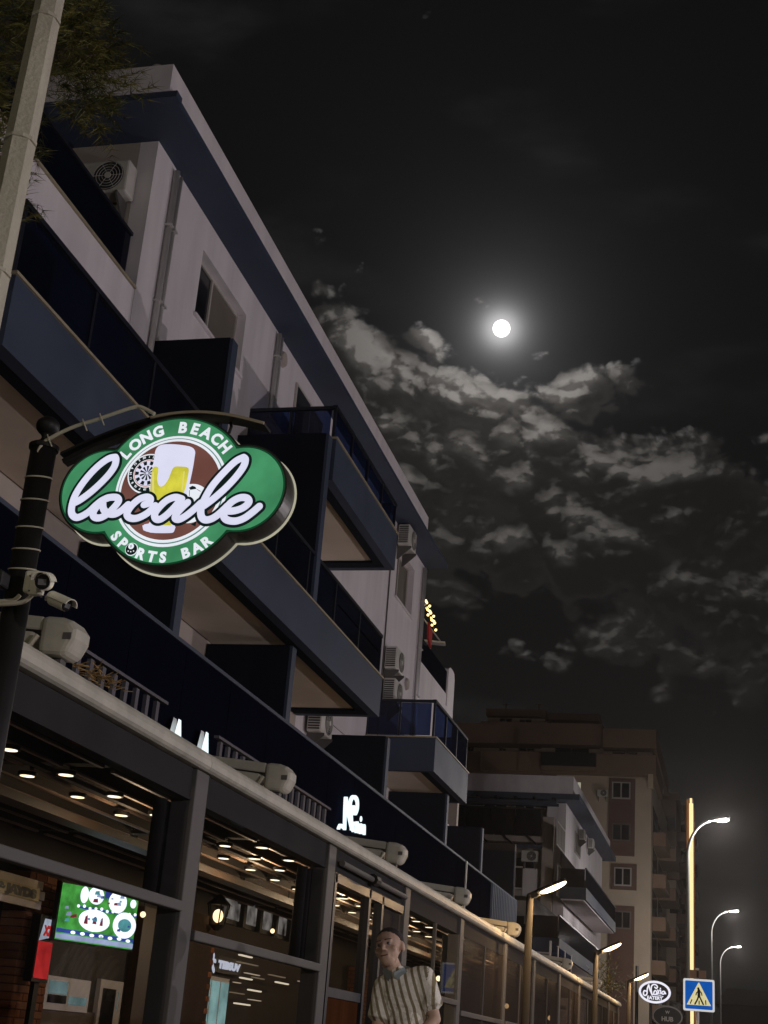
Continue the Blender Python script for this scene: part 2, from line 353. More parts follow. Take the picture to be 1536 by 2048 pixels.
def tag(o, label=None, cat=None, group=None, kind=None):
    if label: o['label'] = label
    if cat: o['category'] = cat
    if group: o['group'] = group
    if kind: o['kind'] = kind
    return o
def thing(name, label, cat, loc=(0, 0, 0), group=None):
    o = bpy.data.objects.new(name, None); COL.objects.link(o); o.location = loc; o.empty_display_size = 0.2
    WL[o.name] = Vector(loc); return tag(o, label, cat, group)
def dup(root, loc, label):
    def cp(o, par):
        c = o.copy(); COL.objects.link(c); c.parent = par
        for ch in [x for x in bpy.data.objects if x.parent == o]: cp(ch, c)
        return c
    r = cp(root, None); r.location = loc; WL[r.name] = Vector(loc); r['label'] = label
    return r
def bx(name, m, par, x0, x1, y0, y1, z0, z1, bevel=0.0): return MB().box(x0, x1, y0, y1, z0, z1).build(name, m, par, bevel)
def circ(cx, cy, r, n=40, ry=None, a0=0.0, a1=2*math.pi):
    ry = r if ry is None else ry
    return [(cx + r*math.cos(a0+(a1-a0)*i/n), cy + ry*math.sin(a0+(a1-a0)*i/n)) for i in range(n)]
def spline(pts, sub=8, closed=False):
    out = []; n = len(pts)
    rng = range(n if closed else n-1)
    for i in rng:
        p0 = pts[(i-1) % n] if (closed or i > 0) else pts[0]; p1 = pts[i]; p2 = pts[(i+1) % n]
        p3 = pts[(i+2) % n] if (closed or i+2 < n) else pts[-1]
        for k in range(sub):
            t = k/sub; out.append(tuple(0.5*((2*b)+(-a+c)*t+(2*a-5*b+4*c-d)*t*t+(-a+3*b-3*c+d)*t**3) for a, b, c, d in zip(p0, p1, p2, p3)))
    if not closed: out.append(tuple(pts[-1]))
    return out
def ribbon(mb, pts, w, depth, fn, capn=8):
    """a flat stroke with round ends and joints along 2-D pts, as convex pieces"""
    for i, (a, b) in enumerate(zip(pts[:-1], pts[1:])):
        dx, dy = b[0]-a[0], b[1]-a[1]; l = math.hypot(dx, dy) or 1e-6; nx, ny = -dy/l*w/2, dx/l*w/2
        ang = math.atan2(ny, nx)
        poly = [(b[0]+w/2*math.cos(ang-math.pi*k/capn), b[1]+w/2*math.sin(ang-math.pi*k/capn)) for k in range(capn+1)]
        poly += [(a[0]+w/2*math.cos(ang+math.pi+(-math.pi)*k/capn), a[1]+w/2*math.sin(ang+math.pi+(-math.pi)*k/capn)) for k in range(capn+1)]
        mb.prism(poly, depth, fn)
    return mb
def text_poly(txt, size, bold=0.0):
    """2-D glyph mesh (verts, faces), lower left at the origin, built from the default font"""
    cu = bpy.data.curves.new('glyph', 'FONT'); cu.body = txt; cu.size = size; cu.offset = bold; cu.resolution_u = 3
    o = bpy.data.objects.new('glyph', cu); COL.objects.link(o)
    dg = bpy.context.evaluated_depsgraph_get(); me = bpy.data.meshes.new_from_object(o.evaluated_get(dg))
    vs = [(p.co.x, p.co.y) for p in me.vertices]; fs = [tuple(p.vertices) for p in me.polygons]
    bpy.data.objects.remove(o); bpy.data.curves.remove(cu); bpy.data.meshes.remove(me)
    return vs, fs
def glyph(mb, txt, size, fn, bold=0.0, center=True):
    vs, fs = text_poly(txt, size, bold)
    if not vs: return mb
    cx = (min(p[0] for p in vs)+max(p[0] for p in vs))/2 if center else 0
    cyv = size*0.35 if center else 0
    return mb.add([fn(x-cx, y-cyv) for x, y in vs], fs)
# ------------------------------------------------------------------ ground
tag(MB().box(-400, 400, -200, 1200, -0.5, -0.16).build('ground', 'ground'), kind='structure')
tag(MB().box(-1.2, 9.0, -60, 320, -0.3, 0.0).build('road', 'asphalt'), kind='structure')
pv = tag(MB().box(-9.2, -1.36, -60, 320, -0.3, 0.12).build('pavement', 'paving'), kind='structure')
tag(MB().box(-1.355, -1.204, -60, 320, -0.3, 0.13).build('kerb', 'kerb', None, 0.015), kind='structure')
pv2 = tag(MB().box(9.16, 16.0, -60, 320, -0.3, 0.12).build('pavement_opposite', 'paving'), kind='structure')
tag(MB().box(9.004, 9.155, -60, 320, -0.3, 0.13).build('kerb_opposite', 'kerb', None, 0.015), kind='structure')
zb = MB()
for k in range(7): zb.box(-0.9+k*1.4, -0.3+k*1.4, 26.0, 29.0, 0.004, 0.006)
zo = zb.build('crossing_stripes', 'white_trim'); zo['kind'] = 'structure'

# ------------------------------------------------------------------ moon
mo = MB().ball(CAM + MOON*3000, 18.5, nu=32, nv=20).build('moon', 'moon_face', None, smooth=True)
tag(mo, 'small blazing full moon above the cloud bank', 'moon')

# ------------------------------------------------------------------ the navy and white apartment building
XB, XW = -6.4, -8.0
ap = thing('apartment_building', 'white and navy apartment building with long balconies above the restaurant front', 'building', (-8.0, 24.0, 0))
def window(par, name, x, y0, y1, z0, z1, split=0.45, depth=0.12, frame='win_frame', pane='shutter', pane2='win_dark'):
    """window in a wall that faces +x at x: recessed panes inside a frame"""
    w = MB()
    t = 0.05
    w.box(x-depth, x-depth+0.05, y0, y1, z0, z0+t).box(x-depth, x-depth+0.05, y0, y1, z1-t, z1)
    w.box(x-depth, x-depth+0.05, y0, y0+t, z0+t, z1-t).box(x-depth, x-depth+0.05, y1-t, y1, z0+t, z1-t)
    ym = y0+(y1-y0)*split
    w.box(x-depth, x-depth+0.05, ym-t/2, ym+t/2, z0+t, z1-t)
    o = w.build(name, frame, par)
    bx('pane', pane2, o, x-depth+0.01, x-depth+0.02, y0+t, ym-t/2, z0+t, z1-t)
    bx('pane', pane, o, x-depth+0.01, x-depth+0.025, ym+t/2, y1-t, z0+t, z1-t)
    bx('sill', 'white_trim', o, x-depth, x+0.05, y0-0.05, y1+0.05, z0-0.05, z0-0.003)
    return o
def wall_holes(name, par, m, x, y0, y1, z0, z1, holes, thick=0.28):
    """wall slab facing +x with rectangular openings (y0,y1,z0,z1)"""
    mb = MB(); ys = sorted(set([y0, y1] + [h[0] for h in holes] + [h[1] for h in holes]))
    for a, b in zip(ys[:-1], ys[1:]):
        hs = sorted([(h[2], h[3]) for h in holes if h[0] <= a+1e-6 and h[1] >= b-1e-6]); z = z0
        for h0, h1 in hs:
            if h0 > z: mb.box(x-thick, x, a, b, z, h0)
            z = h1
        if z < z1: mb.box(x-thick, x, a, b, z, z1)
    o = mb.build(name, m, par)
    bm = bmesh.new(); bm.from_mesh(o.data); bmesh.ops.remove_doubles(bm, verts=bm.verts, dist=1e-5)
    inner = [f for f in bm.faces if sum(1 for g in bm.faces if g is not f and (g.calc_center_median()-f.calc_center_median()).length < 1e-4)]
    bmesh.ops.delete(bm, geom=inner, context='FACES_ONLY'); bm.to_mesh(o.data); bm.free()
    return o
W4 = [(17.65, 19.75, 11.42, 12.55), (31.4, 33.25, 11.35, 12.62)]
wall_holes('wall', ap, 'white_wall', XW, 15.6, 34.35, 7.2, 13.1, W4)
# return walls and the body behind them
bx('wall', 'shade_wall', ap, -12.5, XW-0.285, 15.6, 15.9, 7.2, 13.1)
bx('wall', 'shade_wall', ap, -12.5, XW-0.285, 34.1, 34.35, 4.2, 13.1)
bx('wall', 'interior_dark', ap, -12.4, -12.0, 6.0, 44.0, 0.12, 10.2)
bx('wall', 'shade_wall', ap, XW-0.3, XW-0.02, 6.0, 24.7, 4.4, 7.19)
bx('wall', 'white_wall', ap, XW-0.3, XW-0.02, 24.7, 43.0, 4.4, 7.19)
bx('wall', 'white_wall', ap, XW-0.3, XW-0.005, 6.0, 15.59, 7.2, 10.64)      # parapet wall of the roof terrace
bx('wall_coping', 'edge_trim', ap, XW-0.34, XW+0.025, 6.0, 15.58, 10.645, 10.675)
bx('wall', 'white_wall', ap, XW-0.3, XW-0.01, 34.36, 38.2, 7.2, 10.62)
bx('wall', 'white_wall', ap, XW-0.3, XW-0.01, 38.2, 39.3, 7.2, 10.3)
mb = MB(); mb.prism([(38.35, 10.3)] + [(38.55, 10.3), (39.28, 10.3), (39.28, 11.3)] + [(39.16-0.12*math.sin(a)+0.12, 11.3+0.2*math.sin(a)) for a in (0.4, 0.9)] + [(38.95, 11.5), (38.6, 11.5), (38.35, 11.4)], 0.29, lambda u, v, w: (XW-0.3+w, u, v))
mb.build('terrace_end_wall', 'white_wall', ap)
bx('floor_slab', 'navy_dark', ap, -12.0, -8.31, 6.0, 15.59, 10.0, 10.2)
bx('floor_slab', 'navy_dark', ap, -12.0, -8.31, 34.36, 42.6, 9.6, 9.8)
for i, (y0, y1, z0, z1) in enumerate(W4): window(ap, 'window', XW, y0, y1, z0, z1, 0.42, 0.2)
# roof: navy slab with a wide soffit, white parapet on it
rf = bx('roof', 'navy_paint', ap, -12.6, -7.40, 14.85, 34.5, 13.105, 13.2)
bx('roof_parapet', 'white_trim', rf, -12.6, -7.46, 14.62, 32.1, 13.205, 13.62)
bx('roof_fascia', 'navy_paint', rf, -12.6, -7.36, 14.66, 14.845, 13.10, 13.20)
mb = MB().ball((-7.75, 14.75, 13.66), 0.10, 0.10, 0.06).ball((-7.9, 14.78, 13.66), 0.07, 0.06, 0.05); mb.build('roof_rubble', 'shade_wall', rf)
# drain pipes with brackets
for (y, z0, z1) in ((16.22, 7.5, 13.0), (21.3, 10.5, 13.02), (34.15, 7.5, 13.0)):
    for dy in (-0.0, 0.16):
        p = MB().tube([(XW+0.06, y+dy, z0), (XW+0.06, y+dy, z1)], 0.045 if dy == 0 else 0.03, 8).build('drain_pipe', 'alu', ap, smooth=True)
        b = MB()
        z = z0+0.8
        while z < z1: b.box(XW, XW+0.115, y+dy-0.052, y+dy+0.052, z, z+0.03); z += 1.25
        b.build('bracket', 'alu', p)
MB().tube([(XW+0.02, 30.7, 7.6), (XW+0.02, 30.7, 11.9)], 0.018, 6).build('cable', 'grey_metal', ap)
for (y, z) in ((21.74, 12.74), (33.22, 9.62)):
    MB().tube([(XW, y, z), (XW+0.06, y, z)], [0.16, 0.13], 18).build('wall_vent', 'shade_wall', ap)

# balconies: slab with a perimeter beam, glass panels, posts, rails
def balcony(y0, y1, zb, zt, rail, near=True, far=True, mglass='glass_navy', n=None, backx=None):
    bk = XW+0.01 if backx is None else backx
    s = MB().box(XB-0.16, XB, y0, y1, zb, zt)
    s.box(bk, XB-0.163, y0, y0+0.16, zb, zt-0.01).box(bk, XB-0.163, y1-0.16, y1, zb, zt-0.01)
    o = s.build('balcony', 'navy_paint', ap)
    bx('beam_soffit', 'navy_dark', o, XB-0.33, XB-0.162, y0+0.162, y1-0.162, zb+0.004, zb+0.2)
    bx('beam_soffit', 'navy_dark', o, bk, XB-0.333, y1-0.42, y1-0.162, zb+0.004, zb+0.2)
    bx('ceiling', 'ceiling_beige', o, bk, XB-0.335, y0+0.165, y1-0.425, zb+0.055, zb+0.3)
    bx('coping', 'edge_trim', o, XB-0.17, XB+0.025, y0-0.025, y1+0.025, zt+0.001, zt+0.032)
    if near: bx('coping', 'edge_trim', o, bk, XB-0.173, y0-0.025, y0+0.15, zt+0.001, zt+0.03)
    z0 = zt+0.07; n = n or max(2, round((y1-y0)/1.25)); st = (y1-y0-0.1)/n
    for k in range(n):
        bx('glass_panel', mglass, o, XB-0.075, XB-0.06, y0+0.05+k*st+0.03, y0+0.05+(k+1)*st-0.03, z0, rail-0.04)
    for k in range(n+1):
        bx('post', 'dark_frame', o, XB-0.10, XB-0.05, y0+0.05+k*st-0.025, y0+0.05+k*st+0.025, zt+0.034, rail-0.03)
    bx('top_rail', 'dark_frame', o, XB-0.11, XB-0.04, y0+0.01, y1-0.01, rail-0.028, rail+0.03)
    bx('bottom_rail', 'dark_frame', o, XB-0.095, XB-0.055, y0+0.02, y1-0.02, zt+0.035, zt+0.07)
    for flag, y in ((near, y0+0.07), (far, y1-0.07)):
        if not flag: continue
        m2 = max(1, round((XB-bk)/0.85)); st2 = (XB-0.12-bk)/m2
        for k in range(m2): bx('glass_panel', mglass, o, bk+k*st2+0.03, bk+(k+1)*st2-0.03, y-0.008, y+0.008, z0, rail-0.04)
        for k in range(m2): bx('post', 'dark_frame', o, bk+k*st2-0.02, bk+k*st2+0.02, y-0.02, y+0.02, zt+0.034, rail-0.03)
        bx('top_rail', 'dark_frame', o, bk, XB-0.112, y-0.03, y+0.03, rail-0.028, rail+0.03)
    return o
b3 = balcony(10.1, 24.65, 6.80, 7.53, 8.33, n=9)
b4 = balcony(20.4, 24.95, 9.76, 10.5, 11.10, n=4, mglass='glass_blue')
b3b = balcony(29.7, 33.7, 6.80, 7.53, 8.36, n=3, mglass='glass_blue')
bx('handrail', 'dark_frame', b3, XB-0.09, XB-0.06, 21.6, 24.5, 7.98, 8.01)
# partitions between the flats
def partition(y, x0, x1, z0, z1, strip=True):
    o = bx('partition', 'navy_dark', ap, x0, x1, y, y+0.18, z0, z1)  # face colour darkened for its shade; the front edge stays lighter
    if strip: bx('edge_strip', 'navy_paint', o, x1+0.002, x1+0.05, y-0.004, y+0.2, z0, z1-0.02)
    return o
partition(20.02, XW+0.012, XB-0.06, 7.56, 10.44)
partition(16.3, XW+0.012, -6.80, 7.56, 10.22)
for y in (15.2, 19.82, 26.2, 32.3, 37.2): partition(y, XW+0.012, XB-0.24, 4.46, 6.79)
bx('ceiling', 'ceiling_beige', ap, XW+0.012, XB-0.30, 5.0, 10.0, 6.95, 7.05)
# first-floor balcony: a long band of navy panels, ribbed sheet at its far end
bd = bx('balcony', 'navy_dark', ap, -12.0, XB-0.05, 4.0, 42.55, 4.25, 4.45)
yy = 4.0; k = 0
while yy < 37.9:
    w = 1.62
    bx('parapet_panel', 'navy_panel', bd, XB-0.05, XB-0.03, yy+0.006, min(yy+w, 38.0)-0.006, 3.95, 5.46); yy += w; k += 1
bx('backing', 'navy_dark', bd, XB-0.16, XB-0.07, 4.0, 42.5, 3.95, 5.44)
bx('top_rail', 'navy_paint', bd, XB-0.14, XB-0.015, 4.0, 42.55, 5.463, 5.51)
for k in range(16):
    y = 38.02+k*0.285
    MB().prism([(0, 0), (0.07, 0.05), (0.17, 0.05), (0.24, 0), (0.24, -0.02), (0, -0.02)], 1.6, lambda u, v, w, y=y: (XB-0.035+v, y+u, 3.86+w)).build('rib', 'navy_paint', bd)
bx('rail_post', 'alu', bd, XB-0.012, XB+0.02, 34.1, 34.15, 3.9, 5.5)
# terrace glass up on the left and the door openings behind the balconies
o = bx('terrace_glass', 'glass_navy', ap, XW-0.16, XW-0.145, 9.0, 15.5, 10.70, 11.46)
bx('top_rail', 'dark_frame', o, XW-0.18, XW-0.12, 9.0, 15.52, 11.465, 11.51)
for y0, y1, z0, z1 in ((11.2, 13.4, 7.6, 9.8), (17.6, 19.2, 7.6, 9.7), (21.0, 23.6, 7.6, 9.7), (22.6, 24.4, 10.6, 12.7), (27.3, 29.2, 4.5, 6.7), (16.3, 18.6, 4.5, 6.7), (21.5, 24.0, 4.5, 6.7)):
    d = bx('balcony_door', 'win_frame', ap, XW+0.003, XW+0.04, y0, y1, z0, z1)
    ym = (y0+y1)/2
    for a, b in ((y0+0.06, ym-0.03), (ym+0.03, y1-0.06)): bx('pane', 'win_dark', d, XW+0.041, XW+0.05, a, b, z0+0.06, z1-0.06)
for (x, y, z) in ((-7.11, 17.6, 6.955), (-6.99, 31.0, 6.955)):
    MB().tube([(x, y, z), (x, y, z-0.03), (x, y, z-0.07)], [0.19, 0.19, 0.13], 20).build('ceiling_lamp', 'ac_white', ap, smooth=False)
bx('wall', 'interior_dark', ap, -12.0, -6.6, 43.0, 43.3, 0.12, 7.2)
bx('wall', 'shade_wall', ap, -12.0, -8.31, 42.3, 42.55, 4.46, 9.6)
bx('wall', 'navy_dark', ap, -12.0, -6.5, 42.3, 42.54, 5.52, 6.9)

# ------------------------------------------------------------------ air-conditioning units
def make_ac(label):
    """outdoor unit, fan to +x, foot at the origin corner centre; 0.80 wide (y), 0.29 deep (x), 0.56 high"""
    t = thing('air_conditioner', label, 'air conditioner', (0, 0, 0), 'outdoor air-conditioning units')
    MB().box(0, 0.29, -0.40, 0.40, 0.03, 0.56).build('casing', 'ac_white', t, 0.03)
    MB().tube([(0.292, 0.1, 0.3), (0.30, 0.1, 0.3)], [0.235, 0.235], 24).build('fan_opening', 'ac_dark', t)
    g = MB()
    for k in range(5): g.tube([(0.306+0*k, 0.1+0.045*(k+1)*math.cos(a), 0.3+0.045*(k+1)*math.sin(a)) for a in [2*math.pi*i/20 for i in range(21)]], 0.004, 4)
    for a in range(6): g.bar((0.306, 0.1, 0.3), (0.306, 0.1+0.23*math.cos(a*1.047), 0.3+0.23*math.sin(a*1.047)), 0.006, 0.006)
    g.build('fan_grille', 'ac_white', t)
    MB().tube([(0.300, 0.1, 0.3), (0.318, 0.1, 0.3)], 0.05, 12).build('fan_hub', 'ac_white', t)
    s = MB()
    for k in range(9): s.box(0.03, 0.26, -0.412, -0.402, 0.08+k*0.05, 0.105+k*0.05)
    s.build('side_grille', 'ac_dark', t)
    for y in (-0.28, 0.28): MB().prism([(-0.02, 0.028), (0.33, 0.028), (0.33, -0.015), (0.02, -0.30), (-0.02, -0.30)], 0.03, lambda u, v, w, y=y: (u, y-0.015+w, v)).build('bracket', 'grey_metal', t)
    return t
ac0 = make_ac('outdoor air conditioner just under the roof soffit near the far end')
ac0.location = (XW+0.05, 31.45, 12.50); 
ACS = [((XW+0.05, 31.1, 9.32), 'upper of the two outdoor air conditioners stacked on the white wall'),
       ((XW+0.05, 31.15, 8.58), 'lower of the two outdoor air conditioners stacked on the white wall'),
       ((XW+0.05, 25.6, 6.60), 'outdoor air conditioner beside a partition below the long balcony'),
       ((XW+0.05, 13.3, 5.75), 'shaded outdoor air conditioner behind the round bar sign')]
for loc, lab in ACS: dup(ac0, loc, lab)
a = dup(ac0, (-8.62, 15.55, 12.02), 'shaded outdoor air conditioner on the terrace wall under the roof corner'); a.rotation_euler = (0, 0, -math.pi/2)

# lights and washing on the far terrace
t = thing('fairy_lights', 'small cluster of yellow lights glowing on the far terrace', 'lights', (XW, 35.2, 11.9))
for k in range(16):
    MB().ball((XW+0.02+0.05*(k % 2), 34.5+k*0.095, 12.10-0.018*k+0.10*(k % 3)), 0.036, nu=8, nv=6).build('bulb', 'fairy', t)
MB().tube([(XW+0.02, 34.4, 12.25), (XW+0.03, 35.2, 12.0), (XW+0.02, 36.0, 11.82)], 0.012, 5).build('wire', 'black_metal', t)
mb = MB().prism([(34.85, 11.72), (35.4, 11.62), (35.36, 11.25), (35.1, 11.08), (34.88, 11.3)], 0.05, lambda u, v, w: (XW+0.08+w+0.03*math.sin(u*9), u, v))
tag(mb.build('red_cloth', 'red_cloth'), 'red cloth hanging below the yellow terrace lights', 'cloth')
t = thing('clothes_rack', 'thin white rack projecting from the far terrace edge', 'rack', (XW, 36.2, 11.5))
MB().bar((XW-0.5, 36.3, 11.62), (XW+0.25, 36.4, 11.58), 0.28, 0.05).build('shelf', 'alu', t)
MB().bar((XW-0.3, 35.6, 12.15), (XW+0.15, 36.4, 11.6), 0.03, 0.03).build('arm', 'alu', t)
MB().bar((XW-0.15, 36.3, 10.62), (XW-0.15, 36.3, 11.6), 0.05, 0.05).build('stand', 'alu', t)
o = bx('terrace_glass', 'glass_navy', ap, XW-0.06, XW-0.045, 34.4, 38.3, 10.65, 11.30)
# ------------------------------------------------------------------ the glazed pergola of the restaurants
XP = -3.2
pg = thing('glazed_pergola', 'long grey glazed restaurant pergola below the navy balconies', 'pergola', (XP, 20.0, 0.12))
PO = [4.8, 8.27, 11.36, 14.24, 17.28, 20.75, 23.8, 27.3, 30.8, 34.3, 37.8, 41.0]
gut = [(-0.22, 2.675), (-0.03, 2.675), (-0.012, 2.685), (0.0, 2.70), (-0.001, 2.735), (-0.012, 2.765), (-0.034, 2.790), (-0.075, 2.806), (-0.22, 2.81)]
for y0, y1 in ((2.0, 8.27), (8.27, 14.24), (14.24, 20.75), (20.75, 27.3), (27.3, 34.3), (34.3, 41.2)):
    MB().prism(gut, y1-y0-0.006, lambda u, v, w, y0=y0: (XP+u, y0+w, v)).build('gutter_beam', 'cream_metal', pg)
for i, y in enumerate(PO):
    p = MB().box(XP-0.20, XP-0.045, y-0.115, y+0.10, 0.12, 2.67).build('post', 'grey_metal', pg, 0.008)
    if i < 6: bx('groove_trim', 'panel_grey', p, XP-0.12, XP-0.055, y+0.103, y+0.125, 0.12, 2.66)
TZ = [1.845, 1.70, None, 1.70, 1.60, 1.60, 1.6, 1.6, 1.6, 1.6, 1.6]
for i, (a, b) in enumerate(zip(PO[:-1], PO[1:])):
    y0, y1 = a+0.128, b-0.12
    far = i >= 4
    bx('header_panel', 'panel_grey', pg, XP-0.15, XP-0.075, y0, y1, 2.49 if i < 4 else 2.50, 2.67)
    bx('header_lip', 'panel_grey', pg, XP-0.16, XP-0.065, y0, y1, 2.475 if i < 4 else 2.485, 2.487 if i < 4 else 2.497)
    g = 'glass_clear' if i < 4 else 'glass_dusty'
    zt = TZ[i]; ztop = 2.47 if i < 4 else 2.48
    if zt is None: continue
    bx('transom', 'grey_metal', pg, XP-0.10, XP-0.03, y0, y1, zt-0.03, zt+0.03, 0.006)
    n = 1 if i < 3 else 2
    st = (y1-y0)/n
    for k in range(n):
        bx('glass_pane', g, pg, XP-0.075, XP-0.067, y0+k*st+0.012, y0+(k+1)*st-0.012, zt+0.032, ztop)
        bx('glass_pane', g, pg, XP-0.075, XP-0.067, y0+k*st+0.012, y0+(k+1)*st-0.012, 0.2, zt-0.032)
        if k: bx('mullion', 'grey_metal', pg, XP-0.09, XP-0.05, y0+k*st-0.011, y0+k*st+0.011, 0.2, ztop)
    bx('bottom_rail', 'grey_metal', pg, XP-0.10, XP-0.03, y0, y1, 0.12, 0.198)
# door bay: dark frame, glazed door with wooden lower panel
d = MB(); 
for y in (11.54, 12.72, 13.22): d.box(XP-0.13, XP-0.05, y-0.035, y+0.035, 0.12, 2.47)
d.box(XP-0.13, XP-0.05, 11.49, 14.1, 2.40, 2.475)
dr = d.build('door', 'dark_frame', pg)
bx('glass_pane', 'glass_clear', dr, XP-0.10, XP-0.092, 11.58, 12.68, 1.56, 2.39)
bx('wooden_panel', 'wood_panel', dr, XP-0.11, XP-0.08, 11.58, 12.68, 0.14, 1.54)
bx('door_rail', 'dark_frame', dr, XP-0.125, XP-0.06, 11.58, 12.68, 1.50, 1.575)
bx('glass_pane', 'glass_clear', dr, XP-0.10, XP-0.092, 12.76, 13.18, 0.14, 2.39)
bx('glass_pane', 'glass_dusty', dr, XP-0.10, XP-0.092, 13.26, 14.1, 0.14, 2.39)
MB().tube([(XP-0.03, 11.6, 2.56), (XP-0.03, 12.65, 2.56)], 0.026, 10).build('door_track', 'grey_metal', dr)
MB().tube([(XP-0.03, 12.85, 2.56), (XP-0.03, 14.05, 2.56)], 0.026, 10).build('door_track', 'grey_metal', dr)
MB().tube([(XP-0.03, 12.66, 2.56), (XP-0.03, 12.82, 2.56)], 0.052, 10).build('track_motor', 'black_metal', dr)
# gathered dark drapes at the far side of the first bays
for (yc, z0) in ((8.05, 1.88), (11.1, 1.74), (14.1, 0.2), (17.2, 0.2)):
    mb = MB()
    for k in range(5): mb.tube([(XP-0.22-0.03*(k % 2), yc+0.075*k, z0), (XP-0.22-0.02*(k % 2), yc+0.073*k, 2.46)], 0.045, 8)
    tag(mb.build('drape', 'curtain', None, smooth=True), ['dark gathered drape beside the glass, first bay from the bar sign', 'dark gathered drape in the second bay from the bar sign', 'dark gathered drape in the doorway bay beside the man', 'dark gathered drape in the bay right of the man'][[8.05, 11.1, 14.1, 17.2].index(yc)], 'drape', 'gathered drapes behind the pergola glass')
# louvred roof: slats run along the street, carried by cross beams
for i, (a, b) in enumerate(zip(PO[:8], PO[1:9])):
    for k in range(10):
        x = XP-0.42-k*0.285
        sl_ = bx('roof_slat', 'interior_dark', pg, x-0.02, x+0.02, a+0.08, b-0.08, 2.675, 2.80)
        bx('lit_slat_edge', 'lit_slat_edge', sl_, x-0.016, x+0.016, a+0.08, b-0.08, 2.660, 2.674)  # paler strip paints the light caught by the slat's lower edge
    bx('cross_beam', 'interior_dark', pg, -6.15, XP-0.23, a-0.06, a+0.06, 2.69, 2.8)
    bx('light_rail', 'interior_dark', pg, -4.30, -4.25, a+0.07, b-0.07, 2.625, 2.655)
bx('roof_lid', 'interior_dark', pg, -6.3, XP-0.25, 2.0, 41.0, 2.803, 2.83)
bx('ceiling_joist', 'wood_dark', pg, -4.85, -4.68, 2.0, 41.0, 2.50, 2.56)
# back wall of the terrace
XI = -6.15
bw = thing('restaurant_back_wall', 'dark restaurant wall with brick piers behind the pergola glass', 'wall', (XI, 20.0, 0.12))
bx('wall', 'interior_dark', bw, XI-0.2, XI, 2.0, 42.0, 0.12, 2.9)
def onwall(x0, y0, x1, y1, X=XI+0.03):
    """world rectangle on a plane facing the street from two picture points"""
    a = PX((x0+x1)/2, y0, X); b = PX((x0+x1)/2, y1, X); c = PX(x0, (y0+y1)/2, X); e = PX(x1, (y0+y1)/2, X)
    return c.y, e.y, b.z, a.z
def wbox(name, m, par, r, x0, x1, bevel=0.0): return bx(name, m, par, x0, x1, r[0], r[1], max(0.125, r[2]), r[3], bevel)
BRM = [mat('brick_%s' % n, c, 0.9, var=0.25, vscale=9, bump=0.5, bscale=90, spec=0.05) for n, c in (('red', (0.20, 0.075, 0.034)), ('brown', (0.14, 0.058, 0.030)), ('pale', (0.24, 0.11, 0.060)))]
mat('mortar', (0.055, 0.040, 0.032), 0.95, var=0.2, vscale=20, spec=0.0)
bricks = {}
for (y0, y1, dp) in ((11.35, 11.95, 0.22), (15.15, 16.0, 0.25)):
    pr = wbox('brick_pier', 'mortar', bw, (y0, y1, 0.12, 2.40), XI+0.002, XI+dp); x1 = XI+dp; row = 0; z = 1.02
    while z+0.062 < 2.40:
        y = y0-0.006+(-0.105 if row % 2 else 0.0)
        while y < y1:
            a_, b_ = max(y, y0-0.006), min(y+0.205, y1+0.004)
            if b_-a_ > 0.04:
                key = (round(b_-a_, 3), R.randrange(3)); jut = R.uniform(0.005, 0.010)
                if key not in bricks:
                    o_ = MB().box(0, dp, 0, b_-a_, 0, 0.058).build('brick', BRM[key[1]], pr, 0.004, segs=1); bricks[key] = o_
                else:
                    o_ = bricks[key].copy(); COL.objects.link(o_); o_.parent = pr
                    WL[o_.name] = Vector(WL[pr.name])
                # meshes are local to the wall's base: shift each brick to its course
                o_.location = (x1+jut-dp, a_, z) 
            y += 0.213
        z += 0.066; row += 1
wbox('brick_pier', 'brick_wall', bw, (23.0, 23.8, 0.12, 2.34), XI+0.002, XI+0.25)
wbox('plaster_pier', 'wood_dark', bw, (14.2, 14.75, 0.12, 2.34), XI+0.002, XI+0.1)
wbox('wooden_panel', 'wood_dark', bw, (10.0, 14.1, 0.12, 1.25), XI+0.002, XI+0.03)
emit('room_teal', (0.16, 0.25, 0.25), 0.8, var=0.35, vscale=2.5)
emit('pane_reflection_grey', (0.17, 0.155, 0.14), 0.9, var=0.95, vscale=4.5)
emit('reflected_mint', (0.26, 0.44, 0.42), 0.9, var=0.4, vscale=3.0)
# lit hatch window and doorway of the kitchen
w = wbox('hatch_window', 'win_frame', bw, onwall(85, 1955, 175, 2022), XI+0.003, XI+0.05)
r = onwall(85, 1955, 175, 2022); ym = (r[0]+r[1])/2
for a, b, m in ((r[0]+0.06, ym-0.03, 'win_dark'), (ym+0.03, r[1]-0.06, 'room_teal')): wbox('pane', m, w, (a, b, r[2]+0.06, r[3]-0.16), XI+0.051, XI+0.058)
wbox('pane', 'room_teal', w, (r[0]+0.06, ym-0.03, r[3]-0.15, r[3]-0.04), XI+0.051, XI+0.058)
w = wbox('kitchen_door', 'win_frame', bw, onwall(192, 1960, 238, 2060), XI+0.003, XI+0.05)
r = onwall(192, 1960, 238, 2060)
wbox('pane', 'win_dark', w, (r[0]+0.07, (r[0]+r[1])/2+0.1, r[2], r[3]-0.08), XI+0.051, XI+0.058)
wbox('pane', 'room_teal', w, ((r[0]+r[1])/2+0.17, r[1]-0.1, r[2]+0.2, r[3]-0.1), XI+0.051, XI+0.058)
